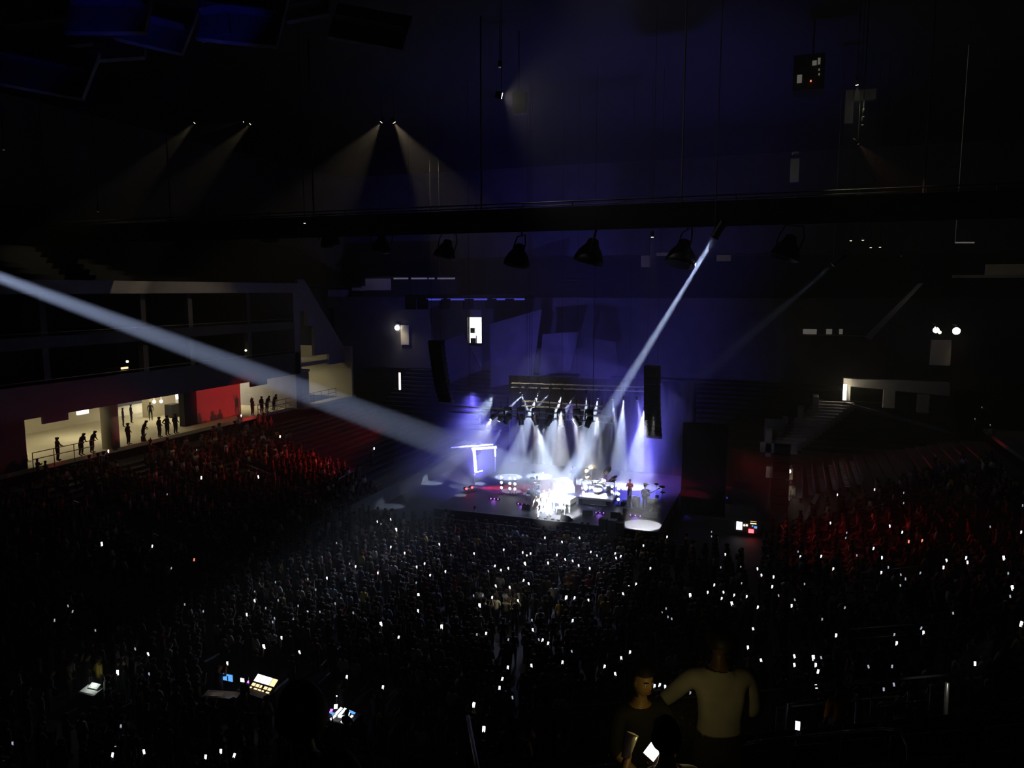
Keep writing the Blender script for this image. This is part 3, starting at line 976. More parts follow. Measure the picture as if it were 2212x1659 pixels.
def fixture(P, T, ang, power, label, group, col=COOL, blend=.2, s=1.0, big=1.0):
    P, T = Vector(P), Vector(T)
    o = mh if first_mh[0] else copy_tree(mh)
    first_mh[0] = False
    o.location = P
    o.scale = (big, big, big)
    tag(o, label, 'stage light', group)
    h = [c for c in o.children if c.name.startswith('head')][0]
    h.rotation_mode = 'QUATERNION'
    h.rotation_quaternion = (T - P).to_track_quat('-Z', 'Y')
    d = (T - P).normalized()
    if power:
        spot(P + d * .42 * big, T, ang, power * KB, col, blend, .04)
    return o


rear = [(1122, 843, 1138, 880, 7, 5200), (1138, 845, 1096, 885, 8, 4200), (1164, 845, 1155, 871, 17, 4200), (1189, 848, 1166, 873, 10, 1500), (1214, 849, 1203, 890, 17, 4600),
        (1240, 854, 1228, 876, 18, 900), (1267, 854, 1266, 882, 15, 1800), (1293, 855, 1285, 895, 15, 3200), (1322, 857, 1328, 900, 10, 1700), (1347, 858, 1341, 950, 17, 3800),
        (1376, 859, 1383, 900, 12, 1500), (1393, 881, 1371, 1000, 21, 4600), (1037, 908, 1037, 960, 11, 900)]
BG = 4.6
names_r = ['first', 'second', 'third', 'fourth', 'fifth', 'sixth', 'seventh', 'eighth', 'ninth', 'tenth', 'eleventh']
for i, (u, v, tu, tv, ang, p) in enumerate(rear):
    lab = f'lit stage lamp on the rear truss, {names_r[i]} from the suite side' if i < 11 else ['lit stage lamp hung low beside the speaker column', 'lone lit stage lamp over the white frame'][i - 11]
    y = 61.6 if i < 12 else 58
    dy = {2: -.08, 4: .1, 7: -.05, 9: .1, 11: -.2}.get(i, 0)
    fixture(at_y(u, v, y), at_y(tu, tv, y + dy), ang, p * BG, lab, 'stage lamps on the rear truss', blend=.06, big=.6)
front = [(1097, 903, 1040, 1000, 12, 2600), (1125, 905, 1143, 1040, 14, 2000), (1157, 906, 1188, 1040, 26, 5200), (1187, 907, 1132, 1010, 14, 3600), (1212, 908, 1206, 1040, 18, 1900),
         (1245, 909, 1300, 1000, 13, 1200), (1272, 910, 1226, 1030, 15, 3000)]
for i, (u, v, tu, tv, ang, p) in enumerate(front):
    fixture(at_y(u, v, 55.9), at_y(tu, tv, 56.4), ang, p * 1.7, f'dark lamp body under the front truss, {names_r[i]} from the suite side', 'lamps under the front truss', blend=.25, big=1.3)
# two wide beams thrown out over the floor
for i, (u, v, tu, tv, ang, p) in enumerate([(1066, 900, 880, 1060, 11, 3000), (1082, 901, 990, 1080, 9, 2400)]):
    fixture(at_y(u, v, 56.5), at_y(tu, tv, 54), ang, p, ['outermost lamp on the front truss, throwing a beam over the floor', 'next-to-outermost lamp on the front truss, throwing a beam over the floor'][i], 'lamps under the front truss', blend=.5)
# down lights making the pools on the deck
for (q, h, ang, p, col) in [(G(1388, 1134), 7.5, 20, 9000, (.95, .98, 1)), (G(1206, 1107), 7.5, 26, 5200, (.95, .98, 1)), (G(1285, 1088), 7.0, 20, 5200, (.85, .9, 1)), (G(1120, 1107), 7, 11, 500, COOL),
                            (G(1375, 1100), 7, 14, 900, (.5, .5, 1)), (G(1405, 1092), 7, 13, 500, (.95, .98, 1)), (G(1150, 1080), 7, 18, 350, (.9, .7, .9))]:
    spot(q + Vector((0, .5, h)), q, ang, p * 6, col, .12, .05, name='pool_lamp')
# general blue on the deck
spot((-16, 57, 9), (-16, 58, 1.3), 100, 2600, (.16, .14, 1), 1, .3, name='blue_deck_lamp')
spot((-10.5, 61, 8), (-11, 59.5, 1.3), 50, 2600, (.1, .08, 1), 1, .3, name='blue_deck_lamp')

spot((-14.5, 52, 9), (kx := G(1285, 1080).x, 56.0, SZ + 1.4), 17, 60000, (.9, .94, 1), .4, .1, name='kit_lamp')  # fill added to brighten the drum kit, without a fixture
spot((-15.5, 47, 8.8), (-15.5, 51.5, 2), 26, 48000, (.9, .94, 1), .6, .2, name='front_key_lamp')  # added to blow out the piano and performers, no fixture behind it
spot((-10.8, 66, 8.7), (-11.6, 60, 1.3), 34, 26000, (.10, .10, 1), .6, .1, name='blue_back_lamp')
spot((-10.0, 52, 8.5), (-10.6, 57.5, SZ + 1.0), 15, 4200, (.22, .22, 1), .6, .1, name='blue_key_lamp')
# followspots: one hung by the catwalk end, one high at the suite side, a faint third
PERF = G(1195, 1110) + Vector((0, 0, 1.1))


def followspot(P, T, ang, power, label, group=None, col=(.52, .64, 1), lens='lens_follow', blend=.12):
    d = (T - P).normalized()
    r = empty('followspot', P)
    tag(r, label, 'followspot', 'followspots')
    MB().lathe([(.16, -1.0), (.2, -.95), (.2, -.1), (.24, 0)], 16, axis=d).build('barrel', 'black', r, True)
    MB().lathe([(.2, .01), (.02, .02)], 16, axis=d).build('lens', lens, r)
    MB().tube([(0, 0, 0), (0, 0, 33.5 - P.z)], .03, 6).build('yoke', 'steel', r)
    spot(P + d * .1, T, ang, power, col, blend, .12)


followspot(at_y(1544, 512, 43), PERF, 3.3, 4600000, 'followspot at the catwalk end above the opposite stand, beam starting pale blue')
DA = ray(-520, 405)
PA_ = CAM + DA * (44 / DA.length)
followspot(PA_, PERF + Vector((-2.2, .6, 1.5)), 3.3, 3300000, 'followspot high over the suite side, its long beam crossing the hall')
followspot(at_y(1800, 572, 56), at_y(1425, 890, 60), 5, 22000, 'faint third followspot high over the opposite stand')

# hanging line arrays
for (pts, y, lab) in [([(942, 735), (946, 770), (951, 805), (957, 840), (966, 872)], 58, 'curved black speaker column hung on the suite side of the stage'),
                      ([(1409, 790), (1409, 830), (1409, 870), (1410, 910), (1413, 945)], 58, 'curved black speaker column hung on the tunnel side of the stage')]:
    P = [at_y(u, v, y) for u, v in pts]
    r = empty('line_array_speaker', P[0])
    tag(r, lab, 'speaker', 'speaker columns')
    n = 12
    for i in range(n):
        t = i / n * (len(P) - 1)
        j = int(t)
        a_, b_ = P[j].lerp(P[j + 1], t - j), P[j].lerp(P[j + 1], min(1, t - j + (len(P) - 1) / n))
        c = (a_ + b_) / 2 - P[0]
        hgt = (a_ - b_).length * .94
        R = Matrix.Rotation(-.04 * i, 3, 'X')
        MB().cbox(c, (1.15, .8, hgt), R).build('cabinet', 'black', r)
    for q_ in (-.4, .4):
        MB().tube([(q_, 0, .1), (q_, 0, 33.5 - P[0].z)], .015, 4).build('hoist_chain', 'black', r)

# white truss frame catching the beams on the suite side
fr = empty('frame_arch', at_y(1024, 1020, 62))
tag(fr, 'white-lit rectangular truss frame standing beside the stage', 'frame')
c0 = Vector(fr.location)
for nm, a, b, w in [('crossbar', (975, 967), (1066, 960), .07), ('top_bar', (1020, 970), (1072, 966), .12), ('post', (1024, 968), (1028, 1020), .14), ('post', (1069, 966), (1070, 986), .08), ('foot_bar', (1028, 1020), (1042, 1017), .06)]:
    p, q = at_y(a[0], a[1], 62) - c0, at_y(b[0], b[1], 62) - c0
    MB().tube([p, q], w, 6).build(nm, 'white', fr)
MB().tube([at_y(1026, 1020, 62) - c0, Vector((0, 0, -c0.z + .0))], .06, 6).tube([at_y(1070, 986, 62) - c0, Vector((at_y(1070, 986, 62).x - c0.x, 0, -c0.z + SZ))], .05, 6).build('leg', 'steel', fr)
spot(at_y(1060, 905, 56), at_y(1030, 985, 62), 24, 30000, (.9, .94, 1), .3, .1)

# drum riser with the white strip, grey panel and purple light bar
ra, rb = G(1250, 1097), G(1312, 1094)
dr = empty('drum_riser', ((ra.x + rb.x) / 2, 54.8, SZ))
tag(dr, 'white-topped drum riser with a purple light bar under it', 'riser')
wx = 1.35
MB().box((-wx, 0, .45), (wx, 3.4, .6)).build('platform', 'white', dr)
MB().box((-wx + .1, .05, 0), (wx - .1, 2.9, .45)).build('base', 'black', dr)
MB().box((-.9, -.06, .12), (.9, .04, .42)).build('front_panel', 'grey', dr)


def cymbal(x, y, z, r, tx, ty, par, h0):
    R = Matrix.Rotation(tx, 3, 'X') @ Matrix.Rotation(ty, 3, 'Y')
    mb = MB().lathe([(.01, .035), (r * .18, .03), (r * .22, .01), (r, -.02), (r, -.028), (.01, 0)], 20, (x, y, z), R @ Vector((0, 0, 1)))
    o = mb.build('cymbal', 'brass', par, True)
    MB().tube([(x, y, z), (x, y, h0 + .45)], .014, 5).tube([(x, y, h0 + .45), (x + .28, y + .1, h0)], .012, 4).tube([(x, y, h0 + .45), (x - .28, y + .1, h0)], .012, 4).tube([(x, y, h0 + .45), (x, y - .3, h0)], .012, 4).build('stand', 'chrome', par)
    return o


def drum(x, y, z, r, h, axis, par, nm='drum'):
    o = MB().lathe([(r, 0), (r, h)], 20, (x, y, z), axis).build(nm, 'wood', par, True)
    c = Vector((x, y, z))
    a_ = Vector(axis).normalized()
    mb = MB()
    mb.lathe([(.01, h + .006), (r * .97, h + .004)], 20, c, axis, caps=False)
    mb.build('drum_head', 'skin_drum', o)
    MB().lathe([(r + .012, h - .02), (r + .012, h + .015), (r - .01, h + .015)], 20, c, axis, caps=False).lathe([(r + .012, -.01), (r + .012, .02)], 20, c, axis, caps=False).build('hoop', 'chrome', o)
    return o


kit = empty('drum_kit', (dr.location.x + .1, 55.8, SZ + .6))
kit.scale = (1.12, 1.12, 1.12)
tag(kit, 'big drum kit with tilted cymbals on the white-topped riser', 'drum kit')
drum(-.1, .0, .33, .33, .45, (0, 1, 0), kit, 'bass_drum')
drum(-.6, .05, .62, .16, .25, (-.1, .35, 1), kit, 'tom')
drum(-.25, -.02, .78, .15, .22, (0, .35, 1), kit, 'tom')
drum(.15, -.02, .78, .16, .24, (0, .35, 1), kit, 'tom')
drum(.65, .2, .2, .22, .45, (0, 0, 1), kit, 'floor_tom')
drum(-.95, .25, .15, .2, .5, (0, 0, 1), kit, 'floor_tom')
drum(-.35, .5, .55, .18, .16, (0, .1, 1), kit, 'snare')
for (x, y, z, r, tx, ty) in [(-.95, .1, 1.65, .3, .45, -.2), (-.5, -.05, 1.95, .28, .35, .2), (-.75, .1, 1.2, .28, .5, .5), (.55, .05, 1.75, .34, .7, -.5), (1.0, .1, 1.3, .25, .3, -.4), (.85, .3, 1.05, .26, .2, -.1), (-1.25, .3, .95, .22, .1, .3)]:
    cymbal(x, y, z, r, tx, ty, kit, 0)
MB().tube([(-1.2, -.1, 1.0), (-.3, -.3, 1.05), (.5, -.3, 1.05), (1.1, 0, 1.0)], .03, 6).tube([(-1.2, -.1, 1.0), (-1.2, -.1, 0)], .025, 6).tube([(1.1, 0, 1.0), (1.1, 0, 0)], .025, 6).build('rack', 'chrome', kit)


def light_bar(p0, p1, m_, lab):
    p0, p1 = Vector(p0), Vector(p1)
    t = p1 - p0
    r = empty('light_bar', p0, math.atan2(t.y, t.x))
    tag(r, lab, 'light bar', 'coloured light bars on the stage')
    L_ = t.length
    MB().box((0, -.05, 0), (L_, .08, .12)).build('housing', 'black', r)
    n = max(3, int(L_ / .28))
    mb = MB()
    for i in range(n):
        mb.lathe([(.045, 0), (.04, .015)], 8, (L_ * (i + .5) / n, -.051, .065), (0, -1, 0))
    mb.build('lamps', m_, r)
    spot(p0 + t * .5 + Vector((0, -.15, .1)), p0 + t * .5 + Vector((0, -2, .6)), 120, 25, (.4, .15, 1), 1, .2)


light_bar(G(1284, 1108), G(1308, 1110), 'led_purple', 'purple light bar in front of the drum riser')
light_bar(G(1357, 1113), G(1389, 1117), 'led_purple', 'purple light bar under the percussion platform')
light_bar(G(1057, 1078), G(1080, 1080), 'led_magenta', 'magenta light bar inside the red beam')
light_bar(G(1116, 1089), G(1142, 1092), 'led_magenta', 'magenta light bar beside the white piano')

# percussion set near the piano
ps = empty('percussion_set', G(1152, 1082))
tag(ps, 'percussion set with a pale upright drum head and small cymbals', 'drum kit')
drum(0, 0, .75, .24, .3, (-.1, -1, .1), ps, 'bass_drum')
drum(.35, .1, .55, .16, .3, (0, 0, 1), ps, 'tom')
drum(-.4, .1, .5, .16, .35, (0, 0, 1), ps, 'tom')
for (x, y, z, r) in [(-.15, .2, 1.75, .2), (-.1, .25, 2.2, .14), (.15, .2, 1.5, .22)]:
    cymbal(x, y, z, r, .3, .2, ps, 0)
MB().tube([(-.6, 0, 0), (-.6, 0, 1.3), (.6, 0, 1.3), (.6, 0, 0)], .02, 6).build('rack', 'steel', ps)

# keyboard riser lit red behind the piano
kd = empty('keyboard_desk', G(1204, 1075) + Vector((0, 3, 0)))
tag(kd, 'red-lit desk with a glowing front panel behind the white piano', 'desk')
k0 = Vector(kd.location)
pa, pb = at_y(1195, 1043, k0.y - .35) - k0, at_y(1215, 1052, k0.y - .35) - k0
MB().box((pa.x, -.4, pb.z), (pb.x, -.3, pa.z)).build('front_panel', 'screenred', kd)  # emission stands for red light falling on the panel
MB().box((pa.x - .1, -.3, pb.z - .1), (pb.x + .1, .5, pa.z + .05)).build('desktop', 'dark', kd)
MB().box((pa.x, -.2, 0), (pa.x + .08, .4, pb.z)).box((pb.x - .08, -.2, 0), (pb.x, .4, pb.z)).build('legs_frame', 'steel', kd)
pl = at_y(1204, 1037, k0.y) - k0
MB().ball((pl.x, 0, pl.z), .11).build('lamp', 'lens', kd)
for i, (u, v, c_) in enumerate([(1173, 1022, 'ph'), (1179, 1033, 'screenblue'), (1185, 1043, 'ph_dim'), (1168, 1041, 'ph_dim')]):
    p = at_y(u, v, 62.5)
    L = empty('stand_light', (p.x, p.y, SZ))
    tag(L, ['small bright lamp on a tall thin stand over the keyboards', 'blue lamp on a tall thin stand over the keyboards', 'dim lamp on a short thin stand over the keyboards', 'dim lamp on the stand nearest the percussion set'][i], 'lamp', 'lamps on thin stands')
    MB().tube([(0, 0, 0), (0, 0, p.z - SZ)], .02, 5).build('pole', 'black', L)
    MB().lathe([(.05, -.08), (.09, .05), (.02, .07)], 10, (0, 0, p.z - SZ), (.3, -1, -.3)).build('head', c_, L)

# white grand piano
pi_ = empty('grand_piano', G(1208, 1108) + Vector((.1, .9, 0)), -.15)
tag(pi_, 'dazzling white grand piano with its lid raised, centre of the stage', 'piano')
outline = [(-.75, -.6), (.75, -.6), (.78, .1), (.72, .6), (.45, 1.0), (.35, 1.35), (.0, 1.6), (-.4, 1.55), (-.7, 1.3), (-.78, .9)]
n = len(outline)
MB().add([(x, y, .62) for x, y in outline] + [(x, y, .98) for x, y in outline], [tuple(range(n))[::-1], tuple(range(n, 2 * n))] + [(i, (i + 1) % n, n + (i + 1) % n, n + i) for i in range(n)]).build('case', 'white', pi_, bevel=.02)
R = Matrix.Rotation(-.95, 3, 'Y')
MB().add([R @ Vector((x - .78, y, 0)) + Vector((.78, 0, 1.0)) for x, y in outline[1:]] + [R @ Vector((x - .78, y, .04)) + Vector((.78, 0, 1.0)) for x, y in outline[1:]],
         [tuple(range(n - 1))[::-1], tuple(range(n - 1, 2 * n - 2))] + [(i, (i + 1) % (n - 1), n - 1 + (i + 1) % (n - 1), n - 1 + i) for i in range(n - 1)]).build('lid', 'white', pi_)
MB().box((-.68, -.72, .7), (.68, -.5, .76)).build('keyboard', 'skin_drum', pi_)
MB().box((-.6, -.45, .98), (.6, -.42, 1.25)).build('music_desk', 'white', pi_)
for x, y in [(-.62, -.4), (.62, -.4), (-.1, 1.3)]:
    MB().lathe([(.05, 0), (.04, .1), (.07, .3), (.09, .62)], 10, (x, y, 0)).build('leg', 'white', pi_)
MB().tube([(.3, .2, .98), (.05, .2, 1.6)], .015, 5).build('lid_prop', 'black', pi_)
# tall white fabric sail by the piano
sp = [(1213, 1031), (1224, 1031), (1236, 1040), (1241, 1052), (1241, 1092), (1232, 1080), (1224, 1056)]
P = [at_y(u, v, 54.8) for u, v in sp]
o = MB().add([(p.x, 54.8, p.z) for p in P] + [(p.x, 54.86, p.z) for p in P], [tuple(range(7)), tuple(range(7, 14))[::-1]] + [(i, (i + 1) % 7, 7 + (i + 1) % 7, 7 + i) for i in range(7)])
sl = empty('sail_screen', (P[4].x, 54.8, SZ))
tag(sl, 'tall blazing white curved sail standing behind the piano', 'screen')
cc = o.build('cloth', 'whitecloth', sl)
cc.matrix_parent_inverse = Matrix.Translation(-Vector(sl.location))
MB().tube([(.06, 0, 0), (.06, 0, P[1].z - SZ)], .035, 6).build('post', 'black', sl)
MB().box((-.3, -.3, 0), (.3, .3, .05)).build('base', 'black', sl)

# blinder towers: three lamps above each other
tw = empty('lamp_tower', (0, 0, SZ))
MB().tube([(0, 0, 0), (0, 0, 1.45)], .03, 6).box((-.2, -.2, 0), (.2, .2, .04)).build('pole', 'black', tw)
for i in range(3):
    o = MB().lathe([(.05, .1), (.13, 0), (.13, -.02)], 14, (0, -.06, .5 + .42 * i), (0, 1, 0)).build('lamp_head', 'black', tw, True)
    MB().lathe([(.11, .0), (.02, .01)], 14, (0, -.085, .5 + .42 * i), (0, -1, 0)).build('glass', 'lens', o)
tws = [(1084, 1058), (1102, 1060), (1113, 1061), (1322, 1084), (1336, 1089)]
for i, (u, v) in enumerate(tws):
    p = G(u, v + (8 if i < 3 else 3)) + Vector((0, 0, .5))
    o = tw if i == 0 else copy_tree(tw)
    o.location = (p.x, p.y, p.z - .5)
    tag(o, ['tower of three round lamps nearest the red beam', 'tower of three round lamps, middle of the trio', 'tower of three round lamps, trio member nearest the piano', 'tower of three round lamps just beside the drum kit', 'tower of three round lamps on the bassist side of its twin'][i], 'stage light', 'towers of three lamps')
    if p.z - .5 > SZ + .1:
        MB().box((-.35, -.3, SZ - (p.z - .5)), (.35, .3, 0)).build('case', 'black', o)

# percussion platform with congas, bassist and second kit
pp = tag(MB().box((-.95, -.6, 0), (.95, 1.2, .35)).build('percussion_platform', 'dark', loc=G(1372, 1112) + Vector((0, .8, 0))), 'low blue-lit platform carrying the congas and the bassist', 'riser')
PPZ = SZ + .35
for i in range(3):
    c = empty('conga', pp.location + Vector((-.62 + .34 * i, -.05 + .2 * (i % 2), .35)))
    tag(c, ['blue-lit conga drum nearest the drum kit', 'middle blue-lit conga drum', 'blue-lit conga drum nearest the bassist'][i], 'drum', 'congas')
    MB().lathe([(.1, 0), (.11, .1), (.17, .5), (.14, .78)], 16).build('shell', 'wood', c, True)
    MB().lathe([(.14, .78), (.01, .785)], 16, caps=False).build('drum_head', 'skin_drum', c)
    MB().lathe([(.15, .72), (.15, .79)], 16, caps=False).build('hoop', 'chrome', c)
k2 = empty('drum_kit', G(1410, 1098) + Vector((0, .3, 0)))
tag(k2, 'dark second drum kit with flat cymbals at the tunnel end of the stage', 'drum kit')
drum(0, -.2, .35, .3, .45, (0, 1, 0), k2, 'bass_drum')
drum(-.45, .1, .3, .18, .4, (0, 0, 1), k2, 'floor_tom')
drum(.25, -.05, .75, .15, .22, (0, .3, 1), k2, 'tom')
for (x, y, z, r) in [(-.55, 0, 1.75, .24), (.15, .1, 1.8, .2), (-.6, .1, 1.25, .3), (-.5, -.1, .95, .26), (.6, 0, 1.65, .24), (.65, .1, 1.2, .2)]:
    cymbal(x, y, z, r, .12, .05, k2, 0)
o = MB().box((-.5, -.3, 0), (.5, .35, .28)).build('riser_step', 'white', loc=G(1404, 1118) + Vector((0, .2, 0)))
tag(o, 'small white step glaring by the second drum kit', 'riser')

# wedges and cases along the stage front
wedge = None
for i, (u, v, rz, lab) in enumerate([(1269, 1113, .3, 'black floor monitor wedge beside the purple light bar'), (1224, 1124, -.4, 'black floor monitor wedge tilted at the front of the white light pool'), (1330, 1117, .2, 'black floor monitor wedge between the purple bars'), (1140, 1100, -.2, 'black floor monitor wedge beside the magenta bar'), (1345, 1122, .3, 'black floor monitor wedge behind the big white pool')]):
    if wedge is None:
        wedge = empty('floor_monitor', (0, 0, 0))
        MB().add([(-.38, -.28, 0), (.38, -.28, 0), (.38, .3, 0), (-.38, .3, 0), (-.36, -.2, .42), (.36, -.2, .42), (.36, .22, .12), (-.36, .22, .12)], [(0, 3, 2, 1), (4, 5, 6, 7), (0, 1, 5, 4), (1, 2, 6, 5), (2, 3, 7, 6), (3, 0, 4, 7)]).build('cabinet', 'black', wedge)
        MB().box((-.3, -.01, -.005), (.3, .33, .01), Matrix.Rotation(-.62, 3, 'X'), Vector((0, -.12, .38))).build('grille', 'steel', wedge)
        o = wedge
    else:
        o = copy_tree(wedge)
    o.location = G(u, v)
    o.rotation_euler = (0, 0, rz)
    tag(o, lab, 'speaker', 'floor monitors')
for i, (u0, v0, u1, v1, y, m_, lab) in enumerate([(1293, 1121, 1310, 1140, 49.6, 'black', 'tall black speaker cabinet against the stage front'), (1312, 1124, 1330, 1137, 49.6, 'grey', 'pale grey case against the stage front'), (1331, 1130, 1346, 1140, 49.6, 'black', 'low black case against the stage front, next to the pale one')]):
    p0, p1 = slab(u0, v0, u1, v1, y, .5)
    o = empty('stage_case', (p0[0], y, 0))
    tag(o, lab, 'case', 'cases at the stage front')
    MB().box((0, 0, 0), (p1[0] - p0[0], .5, p1[2])).build('body', m_, o, bevel=.02)
    MB().box((.05, -.03, .15), (p1[0] - p0[0] - .05, -.005, p1[2] - .1)).build('front_panel', 'grey' if m_ == 'grey' else 'steel', o)
# table with crossed legs before the drum riser
tb = empty('keyboard_stand', G(1292, 1117))
tag(tb, 'keyboard on a crossed stand in front of the drum riser', 'keyboard')
MB().box((-.65, -.16, .82), (.65, .16, .9)).build('keyboard', 'dark', tb)
MB().box((-.58, -.15, .9), (.58, .0, .91)).build('keys', 'skin_drum', tb)
MB().tube([(-.45, 0, 0), (.4, 0, .82)], .02, 6).tube([(.45, .03, 0), (-.4, .03, .82)], .02, 6).build('crossed_legs', 'rail', tb)
# footlights
for i, (u, v) in enumerate([(1172, 1128), (1187, 1130), (1200, 1131), (1253, 1136), (1266, 1137)]):
    p = G(u, v)
    o = empty('footlight', (p.x, 50.28, SZ))
    tag(o, 'small white footlight on the front lip of the stage', 'lamp', 'footlights on the stage lip')
    MB().box((-.1, -.05, 0), (.1, .05, .1)).build('housing', 'black', o)
    MB().box((-.08, .05, .02), (.08, .06, .09)).build('glass', 'lens', o)
# red beam lamps low on the suite side
for i, (u, v) in enumerate([(1020, 1067), (1008, 1074)]):
    p = at_y(u, v, 55.5 - i * .5)
    p.z = max(p.z, SZ + .35)
    o = empty('red_floor_lamp', (p.x, p.y, SZ if p.x > -24.4 else 0))
    tag(o, ['red floor lamp throwing the low red beam across the stage', 'smaller red floor lamp outside the stage corner'][i], 'stage light', 'red floor lamps')
    h = p.z - o.location.z
    MB().lathe([(.1, -.25), (.15, 0)], 12, (0, 0, h), (1, 0, .03)).build('head', 'black', o, True)
    MB().ball((.02, -.08, h), .1).build('glass', 'lens_red', o)
    MB().tube([(0, 0, 0), (0, 0, h)], .03, 6).box((-.2, -.2, 0), (.2, .2, .03)).build('stand', 'black', o)
    if i == 0:
        spot(p + Vector((.15, 0, 0)), Vector((-18, 57.5, 1.65)), 13, 42000, (1, .03, .05), .4, .05)
        spot(p + Vector((.3, 0, 0)), Vector((-18, 56.5, 1.3)), 26, 5000, (.6, .05, .7), 1, .05)
# stage-hand gear on the floor before the tunnel: monitor desk
md = empty('monitor_desk', at_z(1617, 1158, 0))
m0 = Vector(md.location)
tag(md, 'monitor desk with a white screen and coloured lights before the tunnel', 'mixing desk')


def face(u0, v0, u1, v1, nm, m_, par, y=None, th=.04):
    y = m0.y if y is None else y
    p0, p1 = slab(u0, v0, u1, v1, y, th)
    return MB().box(Vector(p0) - Vector(par.location), Vector(p1) - Vector(par.location)).build(nm, m_, par)


face(1591, 1125, 1603, 1145, 'screen', 'screenwhite', md, m0.y - .3)
face(1606, 1133, 1609, 1137, 'lamp', 'lens_warm', md, m0.y - .3)
face(1611, 1133, 1615, 1137, 'lamp', 'lens_warm', md, m0.y - .3)
face(1621, 1126, 1634, 1133, 'screen', 'screenwarm', md, m0.y - .3)
face(1624, 1135, 1627, 1138, 'lamp', 'screenblue', md, m0.y - .3)
face(1629, 1137, 1635, 1142, 'screen', 'screenblue', md, m0.y - .3)
face(1617, 1143, 1628, 1152, 'lamp', 'lens_red', md, m0.y - .3)
MB().box((-1.1, -.2, .3), (.9, .6, 1.0)).build('cabinet', 'black', md)
o = MB().ball(at_y(1684, 1149, m0.y + 1), .13).build('yellow_beacon', 'lens_warm', smooth=True)
tag(o, 'small yellow beacon on the low wall before the tunnel', 'lamp')
o = MB().box(*slab(1537, 1121, 1700, 1137, 55, .4)).build('low_barrier', 'concrete')
o.data.transform(Matrix.Identity(4))
tag(o, 'long low dark barrier beside the stage before the tunnel', 'barrier')
o = MB()
rk = empty('equipment_rack', at_z(1550, 1090, .0) + Vector((0, 2, 0)))
rk.location = (at_y(1549, 1070, 64).x, 64, 0)
tag(rk, 'backstage rack dotted with blue and orange indicator lights', 'rack')
for (u0, v0, u1, v1, m_) in [(1545, 1057, 1552, 1062, 'screenblue'), (1540, 1052, 1543, 1055, 'ph_dim'), (1555, 1063, 1559, 1067, 'screenblue'), (1538, 1076, 1543, 1082, 'screenwarm'), (1550, 1075, 1557, 1081, 'screenwarm'), (1562, 1068, 1565, 1071, 'led_blue'), (1569, 1074, 1572, 1077, 'led_blue')]:
    face(u0, v0, u1, v1, 'indicator', m_, rk, 63.6)
p0, p1 = slab(1535, 1048, 1580, 1090, 63.7, .8)
MB().box((p0[0] - rk.location.x, -.3, 0), (p1[0] - rk.location.x, .5, p1[2])).build('cabinet', 'black', rk)
# crowd barricade before the stage
mb = MB()
for z_ in (.1, 1.15):
    mb.box((-24, 48.55, z_ - .04), (-6, 48.62, z_ + .04))
for i in range(61):
    mb.box((-24 + .3 * i - .012, 48.57, .1), (-24 + .3 * i + .012, 48.6, 1.15))
tag(mb.build('crowd_barricade', 'steel'), 'long steel barricade between the floor crowd and the stage', 'barrier')

